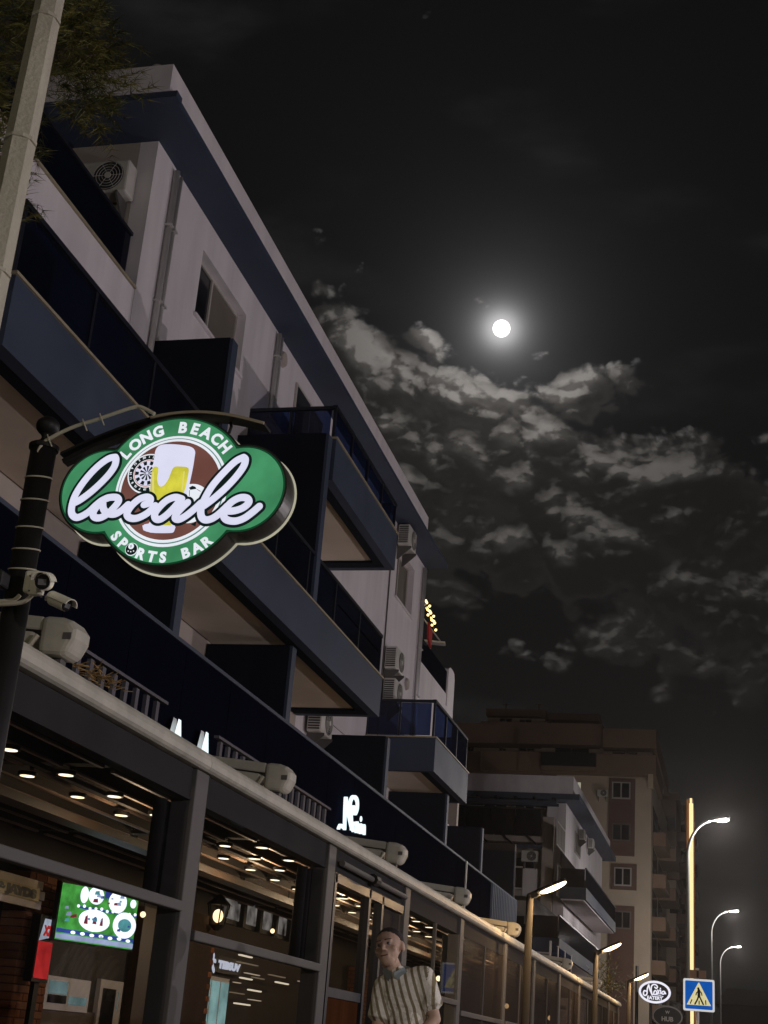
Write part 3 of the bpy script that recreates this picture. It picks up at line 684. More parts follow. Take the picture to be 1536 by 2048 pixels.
# the large inner window of the second bay: panes glow with painted grey reflections behind black bars
r = onwall(446, 1752, 606, 1868)
w = wbox('inner_window', 'black_metal', bw, r, XI+0.003, XI+0.03)
n = 5; st = (r[1]-r[0])/n
for k in range(n):
    wbox('pane', 'pane_reflection_grey', w, (r[0]+k*st+0.05, r[0]+(k+1)*st-0.05, r[2]+0.06, r[3]-0.06), XI+0.031, XI+0.04)
    if k: wbox('bar', 'black_metal', w, (r[0]+k*st-0.05, r[0]+k*st+0.05, r[2], r[3]), XI+0.03, XI+0.10)
r = onwall(690, 1800, 745, 1885, XI+0.03); w = wbox('inner_window', 'black_metal', bw, r, XI+0.003, XI+0.03); n = 4; st = (r[1]-r[0])/n
for k in range(n): wbox('pane', 'pane_reflection_grey', w, (r[0]+k*st+0.05, r[0]+(k+1)*st-0.05, r[2]+0.06, r[3]-0.06), XI+0.031, XI+0.04)
# reflection of the shop opposite, built as a glowing front on this wall
r = onwall(396, 1952, 452, 2070); w = wbox('shop_reflection', 'win_frame', bw, r, XI+0.003, XI+0.04)
n = 3; st = (r[1]-r[0])/n
for k in range(n): wbox('pane', 'reflected_mint', w, (r[0]+k*st+0.03, r[0]+(k+1)*st-0.03, r[2], r[3]-0.05), XI+0.041, XI+0.05)
sb = thing('shop_sign_reflection', 'reflected shop lettering TEBSUV with a figure above the mint-lit reflection', 'sign', (XI+0.05, 17.0, 1.6))
r = onwall(400, 1912, 478, 1946); wbox('reflected_board', 'black_metal', sb, r, XI+0.051, XI+0.07)
emit('reflected_letters', (0.75, 0.78, 0.9), 0.9)
zc = (r[2]+r[3])/2; hh = r[3]-r[2]
tw_ = (lambda vs: max(p[0] for p in vs)-min(p[0] for p in vs))(text_poly('TEBSUV', hh*0.55, 0.012)[0]); ks = (r[1]-r[0])*0.60/tw_
glyph(MB(), 'TEBSUV', hh*0.55, lambda u, v: (XI+0.074, r[0]+(r[1]-r[0])*0.66+u*ks, zc+v), bold=0.012).build('lettering', 'reflected_letters', sb)
mb = MB(); cyy = r[0]+(r[1]-r[0])*0.2
mb.ball((XI+0.08, cyy, zc+hh*0.36), 0.01, 0.05, 0.05, 8, 6); ribbon(mb, [(cyy, zc+hh*0.22), (cyy, zc-hh*0.1), (cyy-0.07, zc-hh*0.45)], 0.07, 0.005, lambda u, v, w: (XI+0.075+w, u, v)); ribbon(mb, [(cyy, zc-hh*0.1), (cyy+0.08, zc-hh*0.45)], 0.06, 0.005, lambda u, v, w: (XI+0.075+w, u, v)); ribbon(mb, [(cyy-0.1, zc), (cyy, zc+hh*0.2), (cyy+0.1, zc+0.02)], 0.045, 0.005, lambda u, v, w: (XI+0.075+w, u, v))
mb.build('reflected_figure', 'reflected_letters', sb)
# glowing warm dashes standing in for lights reflected in the pane
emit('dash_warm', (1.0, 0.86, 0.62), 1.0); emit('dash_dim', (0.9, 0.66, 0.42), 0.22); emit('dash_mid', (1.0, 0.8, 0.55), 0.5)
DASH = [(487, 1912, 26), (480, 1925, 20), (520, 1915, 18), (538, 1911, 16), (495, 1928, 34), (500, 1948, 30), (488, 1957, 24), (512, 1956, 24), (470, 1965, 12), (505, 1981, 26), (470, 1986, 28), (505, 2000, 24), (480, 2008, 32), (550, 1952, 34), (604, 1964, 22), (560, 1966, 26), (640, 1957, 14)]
gp = 'reflection dashes on the bar wall'
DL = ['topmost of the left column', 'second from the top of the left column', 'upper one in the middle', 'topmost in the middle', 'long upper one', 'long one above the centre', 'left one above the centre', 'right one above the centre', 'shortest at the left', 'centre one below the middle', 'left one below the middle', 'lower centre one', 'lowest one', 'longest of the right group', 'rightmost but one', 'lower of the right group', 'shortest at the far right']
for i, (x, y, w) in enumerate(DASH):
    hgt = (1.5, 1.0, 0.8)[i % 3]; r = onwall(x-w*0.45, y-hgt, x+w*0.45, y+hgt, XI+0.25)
    o = MB().box(XI+0.25, XI+0.30, r[0], r[1], r[2], r[3]).build('reflection_dash', ('dash_warm', 'dash_dim', 'dash_mid')[(i*7) % 3], None, 0.01)
    tag(o, 'warm glowing reflection dash in the lantern bay, %s' % DL[i], 'light', gp)
# wall lantern
p = PX(436, 1832, XI+0.35); lt = thing('wall_lantern', 'black wall lantern with warm bulb beside the brick pier', 'lantern', p)
mb = MB()
for k in range(6):
    a = k*math.pi/3; mb.bar((p.x+0.085*math.cos(a), p.y+0.085*math.sin(a), p.z-0.10), (p.x+0.13*math.cos(a), p.y+0.13*math.sin(a), p.z+0.12), 0.014, 0.014)
mb.tube([(p.x, p.y, p.z+0.12), (p.x, p.y, p.z+0.15), (p.x, p.y, p.z+0.24)], [0.15, 0.12, 0.02], 6); mb.tube([(p.x, p.y, p.z-0.16), (p.x, p.y, p.z-0.10)], [0.03, 0.095], 6)
mb.bar((XI+0.25, p.y, p.z+0.22), (p.x, p.y, p.z+0.22), 0.02, 0.02); mb.build('frame', 'black_metal', lt)
MB().ball(p, 0.06, 0.06, 0.075, 12, 8).build('bulb', 'bulb_warm', lt, smooth=True)
# plank sign
ps = thing('plank_sign', 'whitewashed plank sign reading JAYDS inside the first bay', 'sign', (XI+0.05, 11.0, 2.1))
r = onwall(-60, 1742, 88, 1806, XI+0.3)
hh = (r[3]-r[2])/3
for k in range(3): bx('plank', mat('plank_paint', (0.62, 0.54, 0.46), 0.8, var=0.25, vscale=5) if 'plank_paint' not in M else 'plank_paint', ps, XI+0.26, XI+0.30-0.004*k, r[0], r[1]+0.05*(k % 2), r[2]+k*hh+0.006, r[2]+(k+1)*hh-0.006)
bx('name_board', mat('board_gold', (0.50, 0.42, 0.22), 0.7, var=0.2), ps, XI+0.301, XI+0.315, r[0]+0.15, r[1]-0.08, r[2]+hh*0.8, r[2]+hh*2.1)
tw_ = (lambda vs: max(p[0] for p in vs)-min(p[0] for p in vs))(text_poly('T & JAYDS', hh*1.05, 0.01)[0]); kj = (r[1]-r[0]-0.35)/tw_
glyph(MB(), 'T & JAYDS', hh*1.05, lambda u, v: (XI+0.318, (r[0]+r[1])/2+u*kj+0.03, r[2]+hh*1.45+v), bold=0.01).build('lettering', 'black_metal', ps)
bx('wall_bracket', 'black_metal', ps, XI+0.001, XI+0.259, r[0]+0.2, r[0]+0.26, r[2]+0.1, r[3]-0.1)
# television on an angled arm
A = Vector((-5.69, 11.5, 1.80)); B = Vector((-5.36, 12.4, 1.80)); dv = (B-A); Lw = dv.length; ud = dv.normalized(); nd = Vector((ud.y, -ud.x, 0)); 
if nd.x < 0: nd = -nd
tv = thing('television', 'bright television showing a green pitch with white circles inside the first bay', 'television', A)
def tvp(u, v, w): return A + ud*(u*Lw) + Vector((0, 0, v*0.47)) + nd*w
MB().prism([(-0.015, -0.03), (1.015, -0.03), (1.015, 1.03), (-0.015, 1.03)], 0.05, lambda u, v, w: tvp(u, v, w-0.055)).build('casing', 'black_metal', tv)
emit('tv_green', (0.07, 0.36, 0.06), 1.15, var=0.5, vscale=9); emit('tv_white', (0.80, 0.88, 1.0), 2.2, var=0.15, vscale=10); emit('tv_blue', (0.05, 0.08, 0.40), 1.0, var=0.3); emit('tv_teal', (0.12, 0.42, 0.45), 1.0, var=0.3, vscale=12); emit('tv_pale', (0.42, 0.5, 0.75), 1.0, var=0.3); emit('tv_maroon', (0.25, 0.03, 0.05), 1.0)
sc = MB().prism([(0, 0), (1, 0), (1, 1), (0, 1)], 0.004, lambda u, v, w: tvp(u, v, w)).build('screen', 'tv_green', tv)
def tvq(m, poly, d=0.006): MB().prism(poly, 0.002, lambda u, v, w: tvp(u, v, w+d)).build('screen_graphic', m, sc)
tvq('tv_blue', [(0.0, 0.13), (1, 0.13), (1, 0.2), (0, 0.2)]); tvq('tv_pale', [(0.0, 0.02), (1, 0.02), (1, 0.11), (0, 0.11)]); tvq('tv_blue', [(0.55, 0.86), (0.78, 0.86), (0.78, 1.0), (0.55, 1.0)])
tvq('tv_blue', [(0.24, 0.6), (1, 0.6), (1, 0.64), (0.24, 0.64)])
for (u, v, a, b, m, d) in ((0.45, 0.42, 0.2, 0.2, 'tv_white', .009), (0.85, 0.42, 0.155, 0.24, 'tv_white', .009), (0.85, 0.42, 0.09, 0.12, 'tv_teal', .012), (0.72, 0.82, 0.12, 0.2, 'tv_white', .009), (0.43, 0.87, 0.10, 0.16, 'tv_white', .009), (0.28, 0.85, 0.05, 0.15, 'tv_white', .009), (0.93, 0.84, 0.04, 0.08, 'tv_white', .009)):
    tvq(m, circ(u, v, a, 24, b), d)
for (u, v, w_, h_) in ((0.34, 0.42, 0.05, 0.16), (0.45, 0.43, 0.05, 0.14), (0.54, 0.42, 0.04, 0.15)): tvq('tv_maroon', [(u-w_/2, v-h_/2), (u+w_/2, v-h_/2), (u+w_/4, v+h_/2), (u-w_/4, v+h_/3)], 0.013)
for k in range(11): tvq('tv_white', circ(0.22+k*0.075, 0.635+0.015*math.sin(k*2.1), 0.018, 10, 0.03), 0.012)
rt = random.Random(3)
for k in range(34):
    u, v = rt.choice(((0.45, 0.42), (0.85, 0.42), (0.72, 0.82), (0.43, 0.87), (0.12, 0.5), (0.5, 0.07))); u += rt.gauss(0, 0.06); v += rt.gauss(0, 0.07); s_ = rt.uniform(0.008, 0.028)
    if 0.02 < u < 0.96 and 0.03 < v < 0.95: tvq(rt.choice(('tv_blue', 'tv_maroon', 'tv_pale', 'tv_teal', 'tv_pale')), [(u-s_, v-s_*1.3), (u+s_*1.4, v-s_), (u+s_, v+s_*1.6), (u-s_*0.7, v+s_)], 0.0155)
for k in range(7): tvq('tv_white', circ(0.2+k*0.12, 0.155+0.01*math.sin(k*3), 0.03, 10, 0.03), 0.012)
MB().bar(tvp(0.5, 0.5, -0.055), (XI, 12.0, 2.03), 0.05, 0.05).build('arm', 'black_metal', tv)
# red and white lit advertising panel
a0 = PX(84, 1836, -5.75); b0 = PX(86, 1958, -5.75)
ban = thing('advertising_panel', 'tall lit red and white drinks panel left of the television', 'panel', (b0.x, b0.y, b0.z))
yw = PX(112, 1838, -5.75).y
emit('panel_red', (0.55, 0.03, 0.03), 0.9, var=0.3, vscale=6); emit('panel_white', (0.55, 0.62, 0.75), 0.8, var=0.3, vscale=8)
zm = b0.z+(a0.z-b0.z)*0.62
MB().box(-5.83, -5.75, a0.y-0.02, yw+0.02, b0.z-0.03, a0.z+0.03).build('casing', 'black_metal', ban)
MB().box(-5.748, -5.744, a0.y, yw, b0.z, zm).build('red_field', 'panel_red', ban)
MB().prism([(a0.y, zm), (yw, zm+0.05), (yw, a0.z), (a0.y+0.06, a0.z)], 0.004, lambda u, v, w: (-5.748+w, u, v+0.002)).build('white_field', 'panel_white', ban)
MB().box(-5.81, -5.77, (a0.y+yw)/2-0.04, (a0.y+yw)/2+0.04, 0.12, b0.z-0.031).build('stand', 'black_metal', ban)
glyph(MB(), 'XZ', 0.10, lambda u, v: (-5.741, (a0.y+yw)/2+u, zm+0.09+v), bold=0.01).build('lettering', 'panel_red', ban)
# pendant bulbs and glints deeper inside
gp = 'bulbs inside the restaurant'
for i, (x, y, X, rr, lab) in enumerate(((580, 1764, -5.0, .03, 'small bulb under the slats, second bay'), (894, 1974, -5.6, .07, 'brightest bulb inside, in the bay right of the man'), (877, 1957, -5.6, .05, 'dim bulb above the brightest one in the bay right of the man'), (880, 1983, -5.3, .045, 'dim bulb below the brightest one in the bay right of the man'), (545, 1862, -5.9, .03, 'small bulb at the foot of the inner window'), (1013, 2012, -4.6, .05, 'bulb glinting behind the glass left of the first warm lamp post'), (1053, 2022, -4.6, .04, 'bulb glinting beside the first warm lamp post'), (1100, 2036, -4.6, .06, 'yellow bulb behind the glass past the first warm lamp post'), (286, 1829, -5.9, .03, 'tiny warm bulb right of the television'), (1182, 2040, -4.6, .07, 'yellow bulb behind the glass near the second warm lamp post'))):
    q = PX(x, y, X); t = thing('pendant_bulb', lab, 'lamp', q, gp)
    MB().ball(q, rr, nu=10, nv=7).build('bulb', 'bulb_warm', t, smooth=True); MB().tube([q+Vector((0, 0, rr)), (q.x, q.y, 2.62)], 0.006, 5).build('flex', 'black_metal', t)
# ceiling spots
gp = 'warm ceiling spots and slat reflections under the pergola roof'
sp0 = None; SPOTS = []
for X, ks, nm in ((-4.43, range(-1, 16), 'inner'), (-4.12, range(-1, 16), 'middle'), (-3.80, range(4, 14), 'outer slat-reflection')):  # outer row: added spots standing for reflections on the slats
    for k in ks:
        y = (8.22 if nm == 'inner' else 8.14)+0.755*k
        if sp0 is None:
            t = thing('ceiling_spot_or_reflection', '', 'spotlight', (X, y, 2.6), gp)
            MB().tube([(X, y, 2.60), (X, y, 2.625)], [0.062, 0.062], 18).build('housing', 'black_metal', t)
            MB().tube([(X, y, 2.597), (X, y, 2.5995)], [0.047, 0.047], 18).build('lens', 'spot_glow', t)
            sp0 = t
        else: t = dup(sp0, (X, y, 2.6), '')
        SPOTS.append((t, nm, y))
ORD = ['first', 'second', 'third', 'fourth', 'fifth', 'sixth', 'seventh', 'eighth', 'ninth']
BAYN = ['in the bay with the television', 'in the bay with the wall lantern', 'in the doorway bay', 'in the bay right of the man', 'in the fifth bay along', 'in the sixth bay along', 'in the seventh bay along', 'in the eighth bay along']
cnt = {}
for t, nm, y in SPOTS:
    b_ = max(i for i, q in enumerate(PO) if q < y); kk = (nm, b_); cnt[kk] = cnt.get(kk, 0)+1
    t['label'] = '%s warm ceiling spot of the %s row %s' % (ORD[cnt[kk]-1], nm, BAYN[b_])
for (y, p) in ((6.6, 1.0), (9.6, 1.8), (12.6, 6.0), (15.6, 9.0), (18.7, 8.0), (22, 6.0), (25.3, 5.0)):
    l = bpy.data.lights.new('ceiling_spot_light', 'POINT'); l.energy = p*P_SPOT; l.color = (1.0, 0.72, 0.42); l.shadow_soft_size = 0.06
    lo = bpy.data.objects.new('ceiling_spot_light', l); COL.objects.link(lo); lo.location = (-4.28, y, 2.45)

# ------------------------------------------------------------------ awning arms sloping down on the gutter
def make_awning(label):
    """sloping arm that comes down from the wall (local -x) onto the gutter (origin at its tip)"""
    t = thing('awning_arm', label, 'awning', (0, 0, 0), 'awning arms on the gutter beam')
    sl = 0.10
    def fn(x0, x1, y0, y1, z0, z1):
        mb = MB(); mb.box(x0, x1, y0, y1, z0, z1); mb.v = [(x, y, z - x*sl) for x, y, z in mb.v]; return mb
    fn(-2.9, -0.195, -0.075, 0.075, 0.03, 0.105).build('rail', 'cream_metal', t, 0.012)
    fn(-2.9, -0.23, -0.085, 0.085, -0.055, 0.022).build('lower_rail', 'cream_metal', t, 0.02)
    fn(-2.9, -0.20, -0.079, -0.0765, 0.023, 0.029).build('slot', 'black_metal', t)
    mb = MB(); mb.prism([(-0.20, -0.085), (-0.20, 0.115), (-0.09, 0.115), (-0.035, 0.10), (0.0, 0.06), (0.0, 0.01), (-0.035, -0.075), (-0.07, -0.085)], 0.19, lambda u, v, w: (u, -0.095+w, v-u*sl*0.7))
    c = mb.build('end_cap', 'cream_metal', t, 0.04, segs=3)
    MB().box(-0.065, -0.02, -0.0975, -0.0955, 0.0, 0.035).build('screw_plate', 'grey_metal', c)
    MB().tube([(-0.20, -0.10, 0.02), (-0.23, -0.11, -0.04), (-0.20, -0.105, -0.09), (-0.17, -0.10, -0.11)], 0.014, 6).build('cable_loop', 'cable_cream', t)
    MB().box(-0.15, -0.09, -0.03, 0.03, -0.15, -0.075).build('bracket', 'grey_metal', t)
    MB().tube([(-2.9, 0.03, 0.22), (-0.26, 0.03, -0.055)], 0.045, 10).build('fabric_roll', 'cream_metal', t, smooth=True)
    return t
aw0 = None
AL = ['cream awning arm end just right of the black sign post', 'second cream awning arm along the gutter from the sign post', 'third cream awning arm, above the man', 'fourth cream awning arm along the gutter', 'awning arm with warm-lit edges left of the first warm lamp', 'awning arm on the gutter right of the first warm lamp post', 'farthest awning arm on the gutter']
for i, y in enumerate((6.22, 9.86, 13.7, 17.3, 21.55, 28.6, 34.8)):
    loc = (XP+0.03, y, 2.91)
    if aw0 is None: aw0 = make_awning(AL[0]); aw0.location = loc
    else: dup(aw0, loc, AL[i])
mb = MB()
for k in range(60):
    a = R.uniform(0, 6.28); q = Vector((XP-0.02+R.uniform(-.05, .05), 6.55+R.uniform(-.22, .25), 2.813+R.uniform(0, .03)))
    mb.tube([q, q+Vector((0.06*math.cos(a), 0.09*math.sin(a), R.uniform(-.01, .05)))], 0.003, 3)
tag(mb.build('dry_twigs', 'dry_straw'), 'bits of dry straw caught on the gutter below the first awning arm', 'straw', kind='stuff')
# white slatted balustrade behind the gutter
bl = thing('slat_balustrade', 'short white slatted railing between gutter and navy balcony', 'railing', (-5.6, 15.0, 2.94))
for y0, n in ((10.9, 8), (14.6, 6), (17.1, 8)):
    for k in range(n): bx('slat', 'slat_grey', bl, -5.62, -5.58, y0+k*0.26, y0+k*0.26+0.07, 2.95, 4.2-0.02)
    bx('rail', 'slat_grey', bl, -5.63, -5.57, y0-0.1, y0+n*0.26, 4.2, 4.23)

# ------------------------------------------------------------------ lit lettering on the navy band
XN = XB+0.10
def neon(mb, px, w, sub=6):
    q = [PX(x, y, XN) for x, y in px]
    ribbon(mb, spline([(p.y, p.z) for p in q], sub), w, 0.05, lambda u, v, w_: (XN-0.05+w_, u, v))
nx = thing('lit_lettering', 'white lit script lettering beginning with N on the navy balcony band', 'sign', (XN, 23.0, 4.3))
mb = MB()
for path in ([(694, 1597), (693, 1620), (692, 1657)], [(695, 1597), (700, 1628), (706, 1655)], [(706, 1658), (705, 1632), (703, 1610), (706, 1597), (712, 1594), (717, 1602), (717, 1617), (713, 1627), (709, 1624), (710, 1614)],
             [(709, 1662), (709, 1648), (714, 1646), (716, 1652), (715, 1664)], [(717, 1645), (721, 1665)], [(722, 1650), (717, 1664)], [(724, 1649), (724, 1666)], [(727, 1666), (727, 1653), (731, 1652), (731, 1668)], [(680, 1657), (684, 1650), (690, 1656)]):
    neon(mb, path, 0.055 if path[0][1] < 1600 or path[0][1] == 1658 else 0.036)
q = PX(722, 1638, XN); mb.ball(q, 0.02, 0.05, 0.05, 10, 7)
mb.build('letter', 'neon_white', nx)
bx('backplate', 'navy_dark', nx, XB-0.026, XB-0.002, 22.2, 24.6, 4.0, 4.2)
mbb = MB()
for y in (22.4, 23.3, 24.2): mbb.bar((XB-0.03, y, 4.25), (XN-0.03, y, 4.25), 0.03, 0.03)
mbb.build('stand_off', 'black_metal', nx)
for (x, y, s, lab) in ((354, 1486, 0.62, 'left of the two lit letters A peeking over the gutter'), (409, 1512, 0.66, 'right of the two lit letters A peeking over the gutter')):
    q = PX(x, y, XN)
    t = thing('lit_letter', lab, 'sign', (XN, q.y, q.z-0.3))
    glyph(MB(), 'A', s*1.1, lambda u, v: (XN, q.y+u*0.78, q.z+v), bold=0.045).build('letter_face', 'neon_white', t)
    mbb = MB(); glyph(mbb, 'A', s*1.1, lambda u, v: (XN-0.06, q.y+u*0.78, q.z+v), bold=0.06); mbb.build('letter_back', 'alu', t)
    MB().bar((XB-0.03, q.y, q.z-0.1), (XN-0.05, q.y, q.z-0.1), 0.03, 0.03).build('stand_off', 'black_metal', t)
# ------------------------------------------------------------------ black sign post with bracket
YS = 5.1
def S(x, y): p = PY(x, y, YS); return (p.x, p.z)
base = PY(75, 960, YS)
SX = -2.93
sp = thing('sign_post', 'black round sign post with finial, bracket arm and strapped cable', 'post', (SX, YS, 0.12))
MB().tube([(SX, YS, 0.12), (SX, YS, 3.47)], 0.056, 24).build('pole', 'black_metal', sp, smooth=True)
MB().tube([(SX, YS, 3.47), (SX, YS, 3.475), (SX, YS, 3.49), (SX, YS, 3.50)], [0.064, 0.066, 0.066, 0.05], 20).build('collar', 'black_metal', sp)
MB().tube([(SX, YS, 3.50), (SX, YS, 3.53), (SX, YS, 3.545)], [0.03, 0.018, 0.026], 12).ball((SX, YS, 3.585), 0.052, 0.052, 0.045, 18, 12).build('finial', 'black_metal', sp, smooth=True)
# bracket: a flat bar bowed over the sign, seen from below
arc = spline([S(118, 905), S(205, 866), S(300, 834), S(380, 823), S(455, 828), S(527, 845)], 8)
mb = MB()
for a, b in zip(arc[:-1], arc[1:]): mb.bar((a[0], YS+0.05, a[1]), (b[0], YS+0.05, b[1]), 0.012, 0.014); 
mb2 = MB(); n = len(arc)
vs = []
for (x, z) in arc: vs += [(x, YS+0.01, z+0.006), (x, YS+0.10, z+0.006), (x, YS+0.10, z-0.006), (x, YS+0.01, z-0.006)]
fs = []
for i in range(n-1):
    for k in range(4): fs.append((i*4+k, i*4+(k+1) % 4, (i+1)*4+(k+1) % 4, (i+1)*4+k))
fs += [(0, 1, 2, 3), tuple((n-1)*4+k for k in (3, 2, 1, 0))]
mb2.add(vs, fs).build('bracket_arm', 'black_metal', sp)
ed = MB()
for a, b in zip(arc[16:-1], arc[17:]): ed.bar((a[0], YS+0.006, a[1]), (b[0], YS+0.006, b[1]), 0.007, 0.012)
ed.build('lit_bracket_edge', 'edge_trim', sp)  # tan strip paints the lit front edge of the black bar
low = [S(118, 912), S(180, 880), S(240, 858), S(330, 838)]
mb = MB()
for a, b in zip(low[:-1], low[1:]): mb.bar((a[0], YS+0.06, a[1]-0.008), (b[0], YS+0.06, b[1]-0.008), 0.05, 0.02)
mb.build('bracket_web', 'black_metal', sp)
hk = MB()
for (x, y) in ((452, 833), (268, 845)):
    h = S(x, y); hk.tube([(h[0], YS+0.06, h[1]), (h[0]+0.006, YS+0.06, h[1]-0.02), (h[0], YS+0.06, h[1]-0.05)], 0.007, 6)
hk.build('hook', 'black_metal', sp)
cab = [S(40, 1190), S(46, 1150), S(62, 1040), S(78, 940), S(92, 902), S(110, 886), S(155, 864), S(205, 848), S(270, 826), S(290, 824), S(318, 838)]
cp = spline([(x, YS-0.045 if i < 4 else YS-0.05, z) for i, (x, z) in enumerate(cab)], 6)
MB().tube([(p[0]-(0.0), p[1], p[2]) for p in cp], 0.0085, 7).build('cable', 'cable_cream', sp, smooth=True)
for (x, y) in ((178, 857), (212, 846), (108, 888)):
    h = S(x, y); MB().tube([(h[0]-0.008, YS-0.055, h[1]+0.02), (h[0]+0.004, YS-0.062, h[1]), (h[0]+0.014, YS-0.04, h[1]-0.03)], 0.003, 5).build('cable_tie', 'cable_cream', sp)
for y in (948, 993, 1048, 1092, 1132):
    z = PY(70, y, YS-0.05).z
    MB().tube([(SX+0.0585*math.cos(a), YS+0.0585*math.sin(a), z+0.012*math.sin(a*1)) for a in [2*math.pi*i/28 for i in range(29)]], 0.0035, 5, cap=False).build('strap', 'cable_cream', sp)

# ------------------------------------------------------------------ the lit cloud-shaped bar sign
cx0, cz0 = -2.305, 3.27
Rm, Rl, ul = 0.343, 0.201, 0.312
def radial(grow=0.0, n=160):
    out = []
    for i in range(n):
        t = 2*math.pi*i/n; best = Rm+grow
        for c in (-ul, ul):
            b = -2*c*math.cos(t); q = c*c-(Rl+grow)**2; disc = b*b-4*q
            if disc > 0: best = max(best, (-b+math.sqrt(disc))/2)
        out.append((cx0+best*math.cos(t), cz0+best*math.sin(t)))
    return out
bs = thing('bar_sign', 'lit green cloud-shaped bar sign with white script locale and a beer glass', 'sign', (cx0, YS, cz0))
DEP = 0.105
fy = lambda w0: (lambda u, v, w: (u, YS-w0-w, v))
# hollow black box: return wall, back plate
ol = radial(); n = len(ol); mb = MB(); vs = []; fs = []
il = radial(-0.008)
for (x, z), (xi, zi) in zip(ol, il): vs += [(x, YS-0.004, z), (x, YS+DEP, z), (xi, YS+DEP, zi), (xi, YS-0.004, zi)]
for i in range(n):
    j = (i+1) % n
    for k in range(4): fs.append((i*4+k, i*4+(k+1) % 4, j*4+(k+1) % 4, j*4+k))
mb.add(vs, fs).build('return_wall', mat('sign_return', (0.030, 0.027, 0.022), 0.4, var=0.2, vscale=6, spec=0.5), bs)
MB().prism(radial(-0.009), 0.006, lambda u, v, w: (u, YS+DEP-0.012+w, v)).build('back_plate', 'black_metal', bs)
vs = []; fs = []
for (x, z), (xi, zi) in zip(radial(0.007), radial(-0.004)): vs += [(x, YS+DEP+0.001, z), (x, YS+DEP+0.009, z), (xi, YS+DEP+0.009, zi), (xi, YS+DEP+0.001, zi)]
fs = [(i*4+k, i*4+(k+1) % 4, ((i+1) % n)*4+(k+1) % 4, ((i+1) % n)*4+k) for i in range(n) for k in range(4)]
MB().add(vs, fs).build('rear_rim', 'rim_light', bs)
face = MB().prism(radial(-0.008), 0.003, fy(0.0)).build('face', 'sign_green_edge', bs)
def lay(name, m, poly, d, par=face): return MB().prism(poly, 0.0015, fy(d)).build(name, m, par)
lay('green_field', 'sign_green', radial(-0.016), 0.0045)
CC = (cx0+0.003, cz0-0.005)
lay('ring', 'sign_white2', circ(*CC, 0.252, 72), 0.0070); lay('ring', 'sign_teal', circ(*CC, 0.2400, 72), 0.0095)
lay('ring', 'sign_white2', circ(*CC, 0.2355, 72), 0.0120); lay('brown_disc', 'sign_brown', circ(*CC, 0.2235, 72), 0.0145)
# dart board
DB = S(299, 951); rr = 0.092
lay('dartboard', 'sign_white2', circ(*DB, rr, 48), 0.0170); lay('dartboard_ring', 'sign_ink', circ(*DB, rr*0.93, 48), 0.0190)
lay('dartboard_ring', 'sign_white2', circ(*DB, rr*0.70, 48), 0.0210); lay('dartboard_ring', 'sign_red', circ(*DB, rr*0.66, 48), 0.0225); lay('dartboard_ring', 'sign_white', circ(*DB, rr*0.62, 48), 0.0240)
dm = MB(); dn = MB()
for k in range(20):
    a = (k+0.5)*math.pi/10; b = a+math.pi/10
    P = lambda r, t: (DB[0]+rr*r*math.cos(t), DB[1]+rr*r*math.sin(t))
    if k % 2 == 0:
        dm.prism([P(0.06, a), P(0.36, a), P(0.36, b), P(0.06, b)], 0.001, fy(0.0260)); 
    if k % 2 == 1: dm.prism([P(0.42, a), P(0.60, a), P(0.60, b), P(0.42, b)], 0.001, fy(0.0260))
    m_ = (a+b)/2; q = P(0.81, m_)
    nums = [6, 13, 4, 18, 1, 20, 5, 12, 9, 14, 11, 8, 16, 7, 19, 3, 17, 2, 15, 10]
    glyph(dn, str(nums[k]), 0.014, lambda u, v, q=q, m_=m_: (q[0]+u*math.cos(m_-1.571)-v*math.sin(m_-1.571), YS-0.0275, q[1]+u*math.sin(m_-1.571)+v*math.cos(m_-1.571)), bold=0.0006)
dm.build('dartboard_segments', 'sign_ink', face); dn.build('dartboard_numbers', 'sign_white2', face)
# football
FB = S(383, 1010); lay('football', 'sign_white2', circ(*FB, 0.088, 40), 0.0170)
fbm = MB(); fbm.prism([S(381, 979), S(388, 975), S(394, 977), S(396, 981), S(384, 983)], 0.001, fy(0.0185)); fbm.prism([S(385, 1052), S(396, 1046), S(394, 1056)], 0.001, fy(0.0185))
ribbon(fbm, [S(382, 984), S(382, 995)], 0.002, 0.001, fy(0.0185)); ribbon(fbm, [S(397, 982), S(404, 986)], 0.002, 0.001, fy(0.0185)); fbm.build('football_patch', 'sign_ink', face)
# beer glass
GL = [S(x, y) for x, y in ((306, 1070), (292, 1062), (294, 1054), (306, 1048), (303, 1010), (305, 985), (311, 940), (314, 920), (317, 905), (326, 896), (345, 894), (370, 896), (388, 900), (395, 908), (394, 920), (390, 945), (381, 985), (370, 1020), (352, 1050), (355, 1056), (353, 1068), (343, 1071))]
lay('beer_glass', 'sign_white', spline(GL, 3, True), 0.0290)
BE = [S(x, y) for x, y in ((311, 943), (321, 940), (322, 948), (320, 962), (322, 974), (327, 979), (334, 976), (342, 965), (348, 950), (354, 940), (366, 939), (382, 942), (381, 958), (376, 982), (366, 1008), (352, 1040), (346, 1058), (330, 1060), (314, 1058), (309, 1040), (306, 1005), (307, 975))]
lay('beer', 'sign_yellow', spline(BE, 3, True), 0.0310)
bh = MB(); ribbon(bh, [S(312, 952), S(312, 985), S(316, 1006)], 0.010, 0.001, fy(0.0335)); ribbon(bh, [S(374, 950), S(370, 985)], 0.006, 0.001, fy(0.0335)); bh.build('beer_highlight', emit('sign_pale_yellow', (0.72, 0.66, 0.18), 1.0), face)
lay('glass_foot', 'sign_white', [S(x, y) for x, y in ((291, 1057), (297, 1055), (354, 1057), (357, 1060), (354, 1068), (345, 1070), (300, 1069), (293, 1066))], 0.0335)
